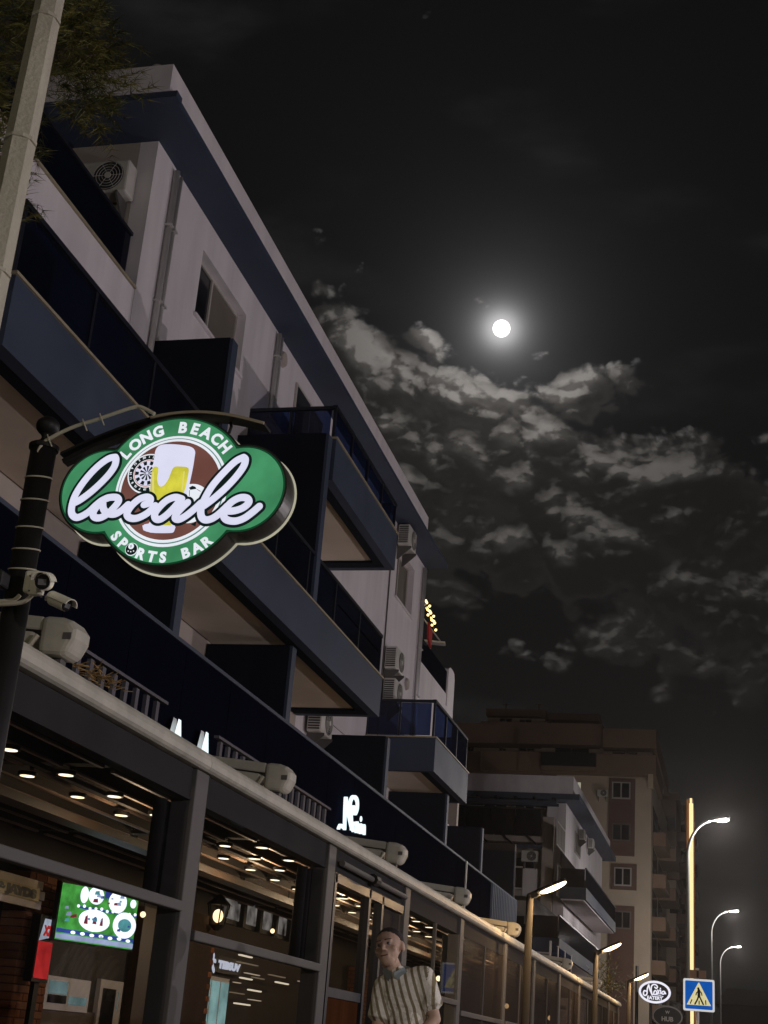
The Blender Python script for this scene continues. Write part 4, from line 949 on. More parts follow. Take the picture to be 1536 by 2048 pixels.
# script: traced centre lines
ZA = lambda p: S(120+p[0]/6.98, 880+p[1]/6.98)
ZB = lambda p: S(320+p[0]/6.4, 880+p[1]/6.4)
PATHS = [
 [ZA(p) for p in ((820, 290), (730, 310), (600, 400), (460, 540), (330, 710), (250, 860), (215, 1010), (228, 1090), (285, 1128), (365, 1105), (460, 1045), (545, 965), (640, 890), (730, 855))],
 [ZA(p) for p in ((820, 290), (832, 330), (810, 420), (725, 540), (600, 670), (470, 785), (340, 880), (255, 925))],
 [ZA(p) for p in ((790, 845), (690, 865), (590, 950), (520, 1055), (530, 1118), (605, 1133), (705, 1085), (805, 990), (868, 905), (850, 855), (790, 845))],
 [ZA(p) for p in ((650, 930), (660, 1010), (715, 1068), (810, 1082), (905, 1035), (1000, 950))],
 [ZA(p) for p in ((1225, 950), (1295, 925), (1310, 870), (1255, 845), (1155, 875), (1055, 960), (990, 1060), (1005, 1120), (1075, 1143), (1165, 1125), (1280, 1060), (1375, 965))],
 [ZB(p) for p in ((320, 800), (235, 778), (135, 815), (45, 895), (-20, 985), (-10, 1048), (45, 1058), (120, 1010), (205, 930), (275, 850), (320, 800))],
 [ZB(p) for p in ((395, 845), (330, 905), (255, 990), (240, 1045), (290, 1058), (380, 1010), (480, 930), (565, 850))],
 [ZB(p) for p in ((1105, 270), (1000, 325), (855, 465), (720, 620), (630, 765), (570, 905), (568, 1010), (610, 1062), (685, 1058), (770, 1010), (860, 930), (900, 890))],
 [ZB(p) for p in ((1105, 270), (1130, 300), (1108, 385), (1015, 515), (885, 655), (745, 780), (655, 850), (590, 895))],
 [ZB(p) for p in ((895, 955), (1000, 948), (1105, 910), (1175, 845), (1150, 790), (1060, 785), (955, 840), (875, 935), (855, 1010), (895, 1065), (1000, 1082), (1110, 1048), (1215, 975), (1308, 895))]]
ink = MB(); wht = MB(); ins = MB()
for k, pth in enumerate(PATHS):
    sm = spline(pth, 6)
    ribbon(ink, sm, 0.0315+0.0245, 0.0012, fy(0.0360+0.00005*k)); ribbon(wht, sm, 0.0315, 0.0012, fy(0.0385+0.00005*k))
for poly in (spline(PATHS[0][:6], 6)[::-1]+spline(PATHS[1], 6)[1:], spline(PATHS[2], 6)[:-1], spline(PATHS[5], 6)[:-1], spline(PATHS[7][:6], 6)[::-1]+spline(PATHS[8], 6)[1:], spline(PATHS[9][1:8], 6)):
    ink.prism(poly, 0.0008, fy(0.0356))
scr = ink.build('script_outline', 'sign_ink', bs)
wht.build('script_lettering', 'sign_white', scr)
# lettering on the arcs
def arc_text(txt, r, a0, a1, size, flip=False, par=face):
    n = len(txt)
    for i, ch in enumerate(txt):
        if ch == ' ': continue
        a = a0+(a1-a0)*i/(n-1); q = (CC[0]+r*math.cos(a), CC[1]+r*math.sin(a)); t = a-math.pi/2 if not flip else a+math.pi/2
        if ch == '@':
            lay('eight_ball', 'sign_white2', circ(q[0], q[1], 0.0285, 28), 0.0070); lay('eight_ball', 'sign_ink', circ(q[0], q[1], 0.0255, 28), 0.0090); lay('eight_ball', 'sign_white2', circ(q[0]-0.002, q[1]+0.012, 0.0125, 20), 0.0110)
            glyph(MB(), '8', 0.016, lambda u, v: (q[0]-0.002+u, YS-0.0130, q[1]+0.012+v)).build('letter', 'sign_ink', par)
            lay('eight_ball', 'sign_white2', circ(q[0]-0.012, q[1]-0.009, 0.0028, 8), 0.0110); lay('eight_ball', 'sign_white2', circ(q[0], q[1]-0.012, 0.0028, 8), 0.0110); lay('eight_ball', 'sign_white2', circ(q[0]+0.012, q[1]-0.009, 0.0028, 8), 0.0110)
            continue
        mb = MB(); glyph(mb, ch, size, lambda u, v: (q[0]+u*math.cos(t)-v*math.sin(t), YS-0.0070, q[1]+u*math.sin(t)+v*math.cos(t)), bold=0.0032)
        mb.build('letter', 'sign_white2', par)
D = math.radians
arc_text('LONG BEACH', 0.293, D(143), D(42), 0.068)
arc_text('SP@RTS BAR', 0.296, D(222.5), D(310), 0.062, True)

# ------------------------------------------------------------------ two surveillance cameras on the post
def PC(x, y, dy=0.0): return PY(x, y, YS-0.10+dy)
a = PC(64, 1150)
jb = thing('junction_box', 'cream cable junction box strapped to the black sign post', 'box', a)
for (ax, ay, bx_, by_, z0) in ((50, 1142, 78, 1185, 0.0), (66, 1152, 96, 1196, 0.035)):
    p = PC((ax+bx_)/2, (ay+by_)/2); hw = 0.033; hh = 0.048
    MB().box(p.x-hw, p.x+hw, YS-0.115-z0, YS-0.078-z0, p.z-hh, p.z+hh).build('housing', 'cam_white', jb, 0.012)
for (x, y) in ((56, 1180), (58, 1150), (78, 1168), (80, 1192)):
    p = PC(x, y, -0.06); MB().tube([(p.x, YS-0.152, p.z), (p.x, YS-0.148, p.z)], 0.004, 8).build('screw', 'grey_metal', jb)
for pts in ([PC(40, 1190), PC(28, 1200), PC(10, 1202), PC(-30, 1204)], [PC(66, 1188), PC(50, 1202), PC(20, 1208), PC(-40, 1210)]):
    MB().tube(spline([tuple(p) for p in pts], 6), 0.009, 7).build('cable', 'cable_cream', jb, smooth=True)
def bullet(label, c, aim, ln, r):
    t = thing('security_camera', label, 'camera', c); d = Vector(aim).normalized(); c = Vector(c)
    MB().tube([c, c+d*ln], r, 20).build('body', 'cam_white', t, 0.003, smooth=False)
    up = Vector((0, 0, 1)); sd = d.cross(up).normalized(); u2 = sd.cross(d); vs = []; fs = []
    m = 14
    for i in range(m):
        an = math.pi*(0.04+0.92*i/(m-1)); o_ = sd*math.cos(an)*(r+0.004)+u2*math.sin(an)*(r+0.004); o2 = o_*(1.12)
        vs += [c+o_-d*0.004, c+d*(ln+0.028)+o_, c+d*(ln+0.028)+o2, c+o2-d*0.004]
    for i in range(m-1):
        for k in range(4): fs.append((i*4+k, i*4+(k+1) % 4, (i+1)*4+(k+1) % 4, (i+1)*4+k))
    fs += [(0, 1, 2, 3), tuple((m-1)*4+k for k in (3, 2, 1, 0))]
    MB().add(vs, fs).build('sun_shield', 'cam_white', t)
    MB().tube([c+d*(ln+0.001), c+d*(ln+0.006)], r*0.9, 20).build('front_glass', 'lens_black', t)
    f = c+d*(ln+0.0065)
    MB().bar(f-sd*r*0.5, f+sd*r*0.5, r*0.72, 0.003, up=d).build('sensor_window', 'lens_grey', t)
    return t
c1 = PC(97, 1168, -0.03); bullet('round security camera facing the street, on the sign post', c1+Vector((0.0, -0.02, 0.0)), (0.20, -1.0, -0.30), 0.05, 0.034)
c2 = PC(104, 1198, -0.02); t = bullet('small bullet security camera pointing right and down from the sign post', c2, (0.84, -0.28, -0.36), 0.095, 0.026)
MB().tube([PC(92, 1196, -0.02), c2], 0.012, 8).build('arm', 'cam_white', t)
p = PC(-12, 1160); o = MB().box(p.x-0.03, p.x+0.055, YS-0.15, YS-0.06, p.z-0.035, p.z+0.035).build('floodlight', 'black_metal', None, 0.01); tag(o, 'small dark floodlight cut by the left edge beside the sign post', 'floodlight')

# ------------------------------------------------------------------ pale pole and tree at upper left
q0 = PY(88, 120, 6.6)
pole = thing('utility_pole', 'tall pale concrete pole leaning into the upper left corner', 'pole', (q0.x, 6.6, 0.12))
top = PY(125, -120, 6.6); bot = PY(0, 480, 6.6)
dirv = (top-bot).normalized(); foot = bot + dirv*((0.12-bot.z)/dirv.z); peak = bot + dirv*((9.6-bot.z)/dirv.z)
mb = MB(); nn = 8
mb.tube([foot, (foot+peak)/2, peak], [0.135, 0.105, 0.078], 6); mb.build('shaft', 'pole_concrete', pole)
cj = MB().tube([foot+Vector((-0.135, 0.03, 0)), peak+Vector((-0.085, 0.03, 0))], 0.024, 6).build('conduit', 'bark', pole)
for k in range(7):
    c = foot+(peak-foot)*(0.35+0.1*k); MB().tube([c+Vector((0, 0, -0.012)), c+Vector((0, 0, 0.012))], 0.122-0.006*k, 10).build('band', 'pole_concrete', pole)
tr = thing('feathery_tree', 'feathery olive tree behind the pale pole at upper left', 'tree', (-6.6, 7.4, 0.12))
T0 = Vector((-6.6, 7.4, 0.12))
mb = MB(); mb.tube(spline([(-6.6, 7.4, 0.12), (-6.55, 7.45, 2.5), (-6.4, 7.4, 5.0), (-6.3, 7.5, 7.0), (-6.2, 7.6, 9.2)], 5), [0.2-0.0075*i for i in range(21)], 10)
limbs = []
for k in range(9):
    z = 6.9+k*0.34; a = R.uniform(-0.9, 0.9); L_ = R.uniform(0.9, 2.1)*(1 if z < 8 else 0.8)
    s0 = Vector((-6.35, 7.5, z)); e = s0+Vector((math.cos(a)*L_, math.sin(a)*L_*0.6, R.uniform(0.35, 0.95)))
    m_ = (s0+e)/2+Vector((0, 0, 0.12)); limbs.append((s0, m_, e)); mb.tube(spline([tuple(s0), tuple(m_), tuple(e)], 4), [0.05-0.005*i for i in range(9)], 6)
mb.build('trunk', 'bark', tr, smooth=True)
lf = MB(); rnd = random.Random(11)
def spray(c, d, L_, nb):
    d = d.normalized(); prev = c
    for i in range(nb):
        t = (i+1)/nb; q = c+d*(L_*t)+Vector((0, 0, -0.22*L_*t*t))
        for k in range(7):
            a = rnd.uniform(0, 6.283); s_ = Vector((math.cos(a), math.sin(a), rnd.uniform(-0.7, 0.55))).normalized(); s_ = (s_+d*0.9).normalized(); ln = rnd.uniform(0.06, 0.14)
            w_ = s_.cross(Vector((rnd.random(), rnd.random(), rnd.random()))).normalized()*0.0032
            lf.add([q-w_, q+w_, q+s_*ln+Vector((0, 0, -0.02))], [(0, 1, 2)])
        prev = q
cents = [(x, y) for x, y in ((-30, 40), (10, 30), (30, 120), (-10, 200), (15, 250), (-20, 330), (-10, 400), (40, 30), (150, 60), (165, 95), (150, 130), (165, 60), (160, 150), (170, 185), (185, 200), (150, 170), (135, 95), (140, 30), (120, 120), (-40, 120), (-40, 260), (-50, 400))]
for (x, y) in cents:
    c = PY(x, y, 7.7+rnd.uniform(-0.5, 0.5))
    for k in range(22):
        o_ = Vector((rnd.gauss(0, 0.10), rnd.gauss(0, 0.16), rnd.gauss(0, 0.11)))
        spray(c+o_, Vector((rnd.uniform(-0.2, 1), rnd.uniform(-0.6, 0.5), rnd.uniform(-0.5, 0.7))), rnd.uniform(0.12, 0.28), 5)
for s0, m_, e in limbs:
    for k in range(26):
        t = rnd.uniform(0.3, 1); c = s0.lerp(e, t)+Vector((rnd.gauss(0, .12), rnd.gauss(0, .12), rnd.gauss(0, .12)))
        if c.x > -5.0: continue
        spray(c, Vector((rnd.uniform(-0.3, 1), rnd.uniform(-0.6, 0.6), rnd.uniform(-0.3, 0.8))), rnd.uniform(0.15, 0.3), 5)
cr = lf.build('crown', 'foliage', tr)
tw = MB()
for (x, y) in ((150, 60), (175, 95), (190, 110)):
    c = PY(x, y, 7.7); s0 = Vector((-6.3, 7.5, c.z-0.5)); tw.tube(spline([tuple(s0), tuple((s0+c)/2+Vector((0, 0, 0.15))), tuple(c)], 5), [0.022-0.0015*i for i in range(11)], 5)
tw.build('branch', 'bark', tr)

# ------------------------------------------------------------------ street lamps
def point(name, loc, e, col, r=0.08):
    l = bpy.data.lights.new(name, 'POINT'); l.energy = e; l.color = col; l.shadow_soft_size = r
    o = bpy.data.objects.new(name, l); COL.objects.link(o); o.location = loc; return o
def warm_lamp(x, y, h, label, power=None, col=(1.0, 0.62, 0.28), sd=1):
    t = thing('pavement_lamp', label, 'street lamp', (x, y, 0.12), 'warm pavement lamps')
    MB().tube([(x, y, 0.12), (x, y, 0.9), (x, y, 0.92), (x, y, h)], [0.075, 0.072, 0.055, 0.05], 16).build('pole', 'lamp_pole', t, smooth=True)
    MB().tube([(x, y, 0.12), (x, y, 0.16)], 0.12, 16).build('base_plate', 'black_metal', t)
    d = Vector((0.90*sd, 0, 0.43)).normalized()
    mb = MB(); mb.bar((x-0.02, y, h-0.03), Vector((x-0.02, y, h-0.03))+d*0.16, 0.09, 0.09); mb.build('elbow', 'black_metal', t, 0.01)
    c = Vector((x, y, h))+d*0.10; e = c+d*0.44
    mb = MB(); mb.bar(c, e, 0.17, 0.045); mb.build('head', 'black_metal', t, 0.015)
    nrm = Vector((d.z*sd, 0, -d.x*sd))
    mb = MB(); mb.ball((c+e)/2+d*0.02+nrm*0.03, 0.20, 0.075, 0.045, 20, 12, Matrix((d, Vector((0, 1, 0)), -nrm)).transposed()); mb.build('lens', 'lens_warm' if sd > 0 else 'lens_soft', t, 0.006)
    lo = point('pavement_lamp_light', (c+e)/2+nrm*0.12, power or P_WARM, col); return t
for (px, py, lab) in ((1060, 1790, 'nearest and tallest-looking warm street lamp over the pergola glass'), (1192, 1905, 'middle of the three warm street lamps'), (1258, 1962, 'farthest warm street lamp beside the lit oval sign')):
    p = PX(px, py, -2.85); warm_lamp(p.x, p.y, p.z, lab)
def tall_lamp(x, y, h, reach, label, power=None, col=(1.0, 0.93, 0.90)):
    t = thing('cane_lamp', label, 'street lamp', (x, y, 0.12), 'tall white cane lamps')
    z0 = h-1.15
    pts = [(x, y, 0.12), (x, y, z0*0.5), (x, y, z0)]+[(x+reach*(1-math.cos(a)), y, z0+1.15*math.sin(a)) for a in [math.pi/2*i/10 for i in range(1, 10)]]
    MB().tube(pts, [0.085, 0.07, 0.055]+[0.05-0.001*i for i in range(9)], 12).build('pole', 'pole_white', t, smooth=True)
    MB().tube([(x, y, 0.12), (x, y, 0.3)], [0.16, 0.12], 12).build('base', 'grey_metal', t)
    e = Vector(pts[-1]); d = Vector((0.96, 0, 0.20)).normalized()
    mb = MB(); mb.prism([(0, -0.05), (0.12, -0.10), (0.50, -0.11), (0.62, -0.06), (0.62, 0.06), (0.50, 0.11), (0.12, 0.10), (0, 0.05)], 0.09, lambda u, v, w: tuple(e+d*u+Vector((0, v, 0))+Vector((-d.z, 0, d.x))*(w-0.02))); mb.build('head', 'grey_metal', t, 0.02)
    nrm = Vector((d.z, 0, -d.x)); c = e+d*0.34+nrm*0.03
    mb = MB(); mb.ball(c, 0.24, 0.10, 0.07, 14, 8); mb.build('lens', 'lens_cool', t, smooth=True)
    point('cane_lamp_light', c+nrm*0.15, power or P_TALL, col, 0.12)
    return t
mat('pole_white', (0.11, 0.11, 0.10), 0.5, var=0.1)
tall_lamp(-1.57, 45.5, 8.55, 0.82, 'nearest tall cane lamp with a blazing white head beside the lit strip')
tall_lamp(-1.44, 75.0, 8.85, 0.92, 'middle tall white cane lamp at the right')
tall_lamp(-1.36, 100.0, 9.15, 0.95, 'farthest and lowest-looking tall cane lamp at the right')
tall_lamp(-1.57, -12.0, 8.55, 0.82, 'unseen tall cane lamp added behind the viewer on the near pavement', P_BACK, (1.0, 0.90, 0.66))  # extra lamp put out of view behind the viewer
for i, y in enumerate((-1.0, 12.5, 26.0)):
    w0 = warm_lamp(9.7, y, 4.0, 'unseen white lamp added across the road to light the facade, %s one' % ('nearest', 'middle', 'farthest')[i], P_OPP, (1.0, 0.905, 0.94), -1)  # out-of-view lamps added as the facade's main light

# ------------------------------------------------------------------ lit strip column, crossing sign, oval signs
p = PY(1383, 1598, 47.5); lc = thing('lit_strip_column', 'tall slim column with a glowing amber light strip', 'light column', (p.x, 47.5, 0.12))
bx('mast', 'black_metal', lc, p.x-0.16, p.x+0.06, 47.5, 47.62, 0.12, p.z)
bx('light_strip', 'led_core', lc, p.x-0.075, p.x+0.055, 47.46, 47.498, 0.12, p.z-0.15)
bx('light_strip', 'led_core', lc, p.x-0.055, p.x+0.02, 47.46, 47.498, p.z-0.145, p.z+0.02)
bx('side_strip', 'led_side', lc, p.x-0.158, p.x-0.08, 47.48, 47.498, 0.12, p.z-0.02)
bx('side_strip', 'led_side', lc, p.x+0.062, p.x+0.09, 47.5, 47.6, 0.12, p.z-0.3)
YC = 30.0
csg = thing('crossing_sign', 'square blue pedestrian crossing sign with a walking figure in a triangle', 'sign', (-0.82, YC, 0.0))
zc, xc = 2.59, -0.82; hs = 0.305
MB().tube([(xc-0.03, YC+0.06, 0.0), (xc-0.03, YC+0.06, 3.1)], 0.035, 12).build('post', 'alu', csg, smooth=True)
def rsq(h, r): return [(xc+sx*(h-r)+r*math.cos(a), zc+sz*(h-r)+r*math.sin(a)) for sx, sz, b in ((1, 1, 0), (-1, 1, 90), (-1, -1, 180), (1, -1, 270)) for a in [math.radians(b+q) for q in (0, 30, 60, 90)]]
fz = lambda d: (lambda u, v, w: (u, YC-d-w, v))
pl = MB().prism(rsq(hs, 0.03), 0.02, lambda u, v, w: (u, YC+0.0+w, v)).build('plate', mat('sign_white_face', (0.78, 0.78, 0.74), 0.5, var=0.05), csg)
def sign_glow(n, c, s): return emit(n, c, s)
emit('sign_glow_white', (0.66, 0.66, 0.66), 0.9); emit('sign_glow_blue', (0.004, 0.085, 0.40), 0.95, var=0.12); emit('sign_glow_cream', (0.74, 0.66, 0.34), 0.9, var=0.05); mat('sign_black', (0.008, 0.008, 0.008), 0.6)  # sign brightness put into the faces as glow
MB().prism(rsq(hs-0.004, 0.03), 0.003, fz(0.001)).build('border', 'sign_glow_white', pl)
MB().prism(rsq(hs-0.04, 0.02), 0.003, fz(0.006)).build('blue_field', 'sign_glow_blue', pl)
MB().prism([(xc-0.235, zc-0.19), (xc+0.235, zc-0.19), (xc+0.008, zc+0.235), (xc-0.008, zc+0.235)], 0.003, fz(0.011)).build('triangle', 'sign_glow_cream', pl)
fg = MB(); fg.prism(circ(xc-0.01, zc+0.125, 0.022, 14), 0.003, fz(0.016))
for pts, w in (([(-0.0, 0.09), (0.002, -0.02)], 0.055), ([(0.0, 0.085), (-0.045, 0.04), (-0.055, 0.0)], 0.02), ([(0.01, 0.085), (0.05, 0.045), (0.06, 0.0)], 0.02), ([(-0.004, -0.02), (-0.03, -0.09), (-0.075, -0.17)], 0.03), ([(0.01, -0.02), (0.045, -0.09), (0.085, -0.17)], 0.03), ([(-0.165, -0.165), (-0.135, -0.095)], 0.02), ([(0.135, -0.165), (0.165-0.035, -0.095)], 0.02), ([(0.005, -0.17), (0.005, -0.11)], 0.022)):
    ribbon(fg, [(xc+a, zc+b) for a, b in pts], w, 0.003, fz(0.016), 4)
fg.build('walking_figure', 'sign_black', pl)
o = thing('beacon_box', 'small brown beacon box on top of the crossing sign post', 'beacon', (-0.84, YC, 2.9))
bx('housing', mat('box_brown', (0.16, 0.10, 0.06), 0.6, var=0.2), o, -1.0, -0.68, YC-0.02, YC+0.12, 2.905, 3.06, 0.01); bx('divider', 'black_metal', o, -0.86, -0.82, YC-0.024, YC-0.021, 2.92, 3.05)
YO = 46.0
os_ = thing('oval_sign', 'lit black oval sign with white ring and white lettering', 'sign', (-2.575, YO, 0.12))
def el(a, b, cx, cz, n=48): return circ(cx, cz, a, n, b)
fo = lambda d: (lambda u, v, w: (u, YO-d-w, v))
MB().prism(el(0.49, 0.335, -2.575, 3.36), 0.16, lambda u, v, w: (u, YO+w, v)).build('casing', 'black_metal', os_)
fc = MB().prism(el(0.485, 0.33, -2.575, 3.36), 0.004, fo(0.002)).build('ring', 'oval_white', os_)
MB().prism(el(0.415, 0.262, -2.575, 3.36), 0.004, fo(0.008)).build('face', emit('oval_dark', (0.016, 0.015, 0.018), 1.0), os_)
lt = MB(); OZ = lambda x, y: (lambda p: (p.x, p.z))(PY(1240+x/6.4, 1880+y/6.4, YO))
for path, w in (([(368, 575), (350, 625), (345, 690), (320, 710), (300, 690), (310, 650), (335, 655)], .042), ([(368, 575), (385, 640), (412, 700)], .045), ([(412, 705), (400, 640), (405, 590), (430, 570), (460, 575), (480, 600), (465, 620), (445, 605)], .040), ([(430, 690), (440, 655), (460, 650), (470, 680), (450, 700), (430, 690)], .038), ([(480, 640), (500, 690)], .034), ([(505, 640), (475, 695)], .034), ([(520, 640), (522, 690)], .034), ([(560, 655), (540, 665), (540, 690), (565, 690), (570, 660), (585, 690)], .036), ([(400, 700), (480, 705), (555, 725)], .016)):
    ribbon(lt, spline([OZ(x, y) for x, y in path], 4), w, 0.004, fo(0.014), 5)
q = OZ(517, 620); lt.prism(circ(q[0], q[1], 0.022, 10), 0.004, fo(0.014))
lt.build('script_lettering', 'oval_white', os_)
glyph(MB(), 'EATERY', 0.135, lambda u, v: (-2.575+u+0.01, YO-0.018, 3.175+v+0.015), bold=0.006).build('lettering', 'oval_white', os_)
MB().tube([(-3.12, YO+0.08, 0.12), (-3.12, YO+0.08, 4.1)], 0.05, 12).build('post', 'black_metal', os_, smooth=True)
MB().bar((-3.12, YO+0.08, 3.36), (-3.05, YO+0.08, 3.36), 0.04, 0.06).build('bracket', 'black_metal', os_)
YH = 52.0
hb = thing('dark_oval_sign', 'unlit dark oval sign reading HUB below the lit oval sign', 'sign', (-2.475, YH, 0.12))
fh = lambda d: (lambda u, v, w: (u, YH-d-w, v))
MB().prism(el(0.52, 0.36, -2.475, 2.88), 0.14, lambda u, v, w: (u, YH+w, v)).build('casing', 'grey_metal', hb)
MB().prism(el(0.50, 0.34, -2.475, 2.88), 0.004, fh(0.002)).build('ring', mat('hub_ring', (0.16, 0.15, 0.14), 0.5), hb)
MB().prism(el(0.465, 0.305, -2.475, 2.88), 0.004, fh(0.008)).build('face', 'black_metal', hb)
mat('hub_grey', (0.22, 0.21, 0.19), 0.5)
glyph(MB(), 'HUB', 0.20, lambda u, v: (-2.475+u, YH-0.016, 2.80+v), bold=0.008).build('lettering', 'hub_grey', hb); glyph(MB(), 'W', 0.13, lambda u, v: (-2.475+u, YH-0.016, 3.02+v), bold=0.006).build('lettering', 'hub_grey', hb)
MB().tube([(-3.05, YH+0.07, 0.12), (-3.05, YH+0.07, 3.5)], 0.05, 12).build('post', 'black_metal', hb, smooth=True); MB().bar((-3.05, YH+0.07, 2.88), (-2.96, YH+0.07, 2.88), 0.04, 0.06).build('bracket', 'black_metal', hb)
# ------------------------------------------------------------------ white building behind: stepped balconies and trellis
Y2 = 70.0
def F(x, y, Y=None): return PY(x, y, Y2 if Y is None else Y)
def frect(x0, y0, x1, y1, Y):
    a = PY((x0+x1)/2, y0, Y); b = PY((x0+x1)/2, y1, Y); c = PY(x0, (y0+y1)/2, Y); d = PY(x1, (y0+y1)/2, Y)
    return c.x, d.x, b.z, a.z
def fbox(name, m, par, r, Y0, Y1, bevel=0): return bx(name, m, par, r[0], r[1], Y0, Y1, r[2], r[3], bevel)
wb = thing('white_apartment_block', 'white apartment block with dark soffit and roof trellis beyond the navy building', 'building', (-12, Y2, 0))
XC = F(1130, 1640).x            # street corner
zr1 = F(1136, 1556).z; zr0 = F(1136, 1592).z; zs = F(1112, 1612).z
YE = PX(1216, 1712, XC+0.25).y
bx('wall', 'white_wall', wb, XC-0.4, XC, Y2+0.4, YE-1.2, 0, zr0-0.3)
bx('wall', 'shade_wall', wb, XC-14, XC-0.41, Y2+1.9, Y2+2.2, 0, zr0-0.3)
rf = bx('roof', 'navy_paint', wb, XC-14, XC+0.75, Y2-0.6, YE, zr0-0.28, zr0)
bx('roof_parapet', 'white_trim', rf, XC-14, XC+0.42, Y2-0.45, YE-0.6, zr0+0.003, zr1)
bx('corner_wall', 'white_wall', wb, XC-0.95, XC-0.41, Y2+0.405, Y2+1.88, 0, zr0-0.29)
# white pillar and lower facade facing the viewer
r = frect(1084, 1634, 1107, 1770, Y2); fbox('pillar', 'shade_wall', wb, (r[0], r[1], 0.0, r[3]), Y2-0.05, Y2+0.39)
# trellis
a = F(930, 1590); b = F(1118, 1612)
tb = MB(); tb.bar((a.x-1, Y2-0.9, b.z), (b.x, Y2-0.9, b.z), 0.12, 0.14).bar((a.x-1, Y2-0.1, b.z+0.02), (b.x, Y2-0.1, b.z+0.02), 0.12, 0.14)
tl = tb.build('trellis', 'navy_paint', wb)
k = 0; x = b.x
while x > a.x-1:
    MB().bar((x-0.05, Y2-1.15, b.z+0.10), (x-0.75, Y2+1.0, b.z+0.72), 0.09, 0.12).build('rafter', 'panel_grey', tl); x -= 0.95
# storeys
for (yt, yb_, kind) in ((1618, 1672, 'glass'), (1734, 1779, 'white'), (1850, 1895, 'glass')):
    r = frect(960 if kind == 'glass' else 975, yt, 1083 if kind == 'glass' else 1048, yb_, Y2)
    s = bx('balcony', 'shade_wall', wb, XC-14, r[1]+0.2, Y2-0.2, Y2+1.89, r[2]-0.28, r[2])
    if kind == 'glass':
        n = 4
        for k in range(n): bx('glass_panel', 'glass_navy', s, r[0]-2+k*(r[1]-r[0]+2)/n+0.03, r[0]-2+(k+1)*(r[1]-r[0]+2)/n-0.03, Y2-0.12, Y2-0.09, r[2]+0.05, r[3])
        bx('top_rail', 'dark_frame', s, r[0]-2, r[1]+0.15, Y2-0.15, Y2-0.06, r[3]+0.003, r[3]+0.07)
    else:
        q = frect(1046, 1738, 1076, 1784, Y2); fbox('corner_parapet', 'white_wall', s, (q[0], q[1], r[2]-0.3, q[3]), Y2-0.32, Y2-0.21, 0.08)
        for k in range(3): bx('glass_panel', 'glass_navy', s, r[0]-1.0+k*(q[0]-r[0]+1)/3+0.03, r[0]-1.0+(k+1)*(q[0]-r[0]+1)/3-0.03, Y2-0.28, Y2-0.25, r[2]+0.1, r[3]-0.05)
        bx('top_rail', 'alu', s, r[0]-1.0, q[0]-0.005, Y2-0.31, Y2-0.21, r[3]-0.04, r[3]+0.03); bx('bottom_rail', 'alu', s, r[0]-1.0, q[0]-0.005, Y2-0.31, Y2-0.21, r[2]+0.02, r[2]+0.09)
    for (xa, xb_) in ((965, 1015), (1028, 1070)):
        d = frect(xa, yt-22, xb_, yb_, Y2+1.85); w = fbox('balcony_door', 'win_frame', wb, d, Y2+1.84, Y2+1.895); m_ = (d[0]+d[1])/2
        for u, v in ((d[0]+0.08, m_-0.04), (m_+0.04, d[1]-0.08)): fbox('pane', 'win_dark', w, (u, v, d[2]+0.05, d[3]-0.1), Y2+1.825, Y2+1.838)
a = F(985, 1690); b = F(1088, 1700)
cn = MB(); cn.bar((a.x-1, Y2-1.0, b.z), (b.x, Y2-1.0, b.z), 0.1, 0.16); c_ = cn.build('canopy', 'navy_paint', wb)
x = b.x-0.1
while x > a.x-1: MB().bar((x, Y2-1.0, b.z), (x-0.9, Y2-0.25, b.z+0.75), 0.06, 0.08).build('strut', 'panel_grey', c_); x -= 1.2
# street side windows
gx = XC+0.003
for (x0, y0, x1, y1) in ((1112, 1650, 1128, 1700), (1149, 1668, 1160, 1712), (1113, 1735, 1128, 1800), (1080, 1845, 1092, 1905)):
    A_ = PX(x0, (y0+y1)/2, XC); B_ = PX(x1, (y0+y1)/2, XC); T_ = PX((x0+x1)/2, y0, XC); D_ = PX((x0+x1)/2, y1, XC)
    w = bx('window', 'win_frame', wb, gx, gx+0.05, A_.y, B_.y, D_.z, T_.z); ym = (A_.y+B_.y)/2
    for u, v in ((A_.y+0.12, ym-0.06), (ym+0.06, B_.y-0.12)): bx('pane', 'shutter', w, gx+0.051, gx+0.06, u, v, D_.z+0.08, T_.z-0.08)
for (x0, y0, x1, y1) in ((1172, 1725, 1232, 1795), (1118, 1812, 1200, 1900)):
    A_ = PX(x0, y1, XC+1.3); B_ = PX(x1, y1, XC+1.3)
    s = bx('balcony', 'navy_paint', wb, XC+0.004, XC+1.3, A_.y, B_.y, A_.z-0.1, A_.z+0.45); z = A_.z+0.45
    bx('soffit', 'white_trim', s, XC+0.1, XC+1.2, A_.y+0.1, B_.y-0.1, A_.z-0.16, A_.z-0.102)
    for k in range(4):
        st = (B_.y-A_.y)/4; bx('glass_panel', 'glass_navy', s, XC+1.24, XC+1.27, A_.y+k*st+0.04, A_.y+(k+1)*st-0.04, z, z+0.85)
    bx('glass_panel', 'glass_navy', s, XC+0.05, XC+1.22, A_.y+0.03, A_.y+0.06, z, z+0.85); bx('top_rail', 'dark_frame', s, XC+1.22, XC+1.29, A_.y, B_.y, z+0.853, z+0.91)
    bx('door_opening', 'win_dark', wb, gx, gx+0.03, A_.y+0.5, B_.y-0.5, z, z+1.7)
for x, y, lab in ((1158, 1672, 'air conditioner on the white block street wall, upper'), (1176, 1690, 'air conditioner near the white block roof corner'), (1106, 1852, 'air conditioner low on the white block beside the lamp head')):
    q = PX(x, y, XC+0.05); a = dup(ac0, (XC+0.08, q.y, q.z-0.25), lab)
q = F(1062, 1716); a = dup(ac0, (q.x, Y2-0.3, q.z-0.28), 'air conditioner facing the viewer on the white block balcony'); a.rotation_euler = (0, 0, -math.pi/2)
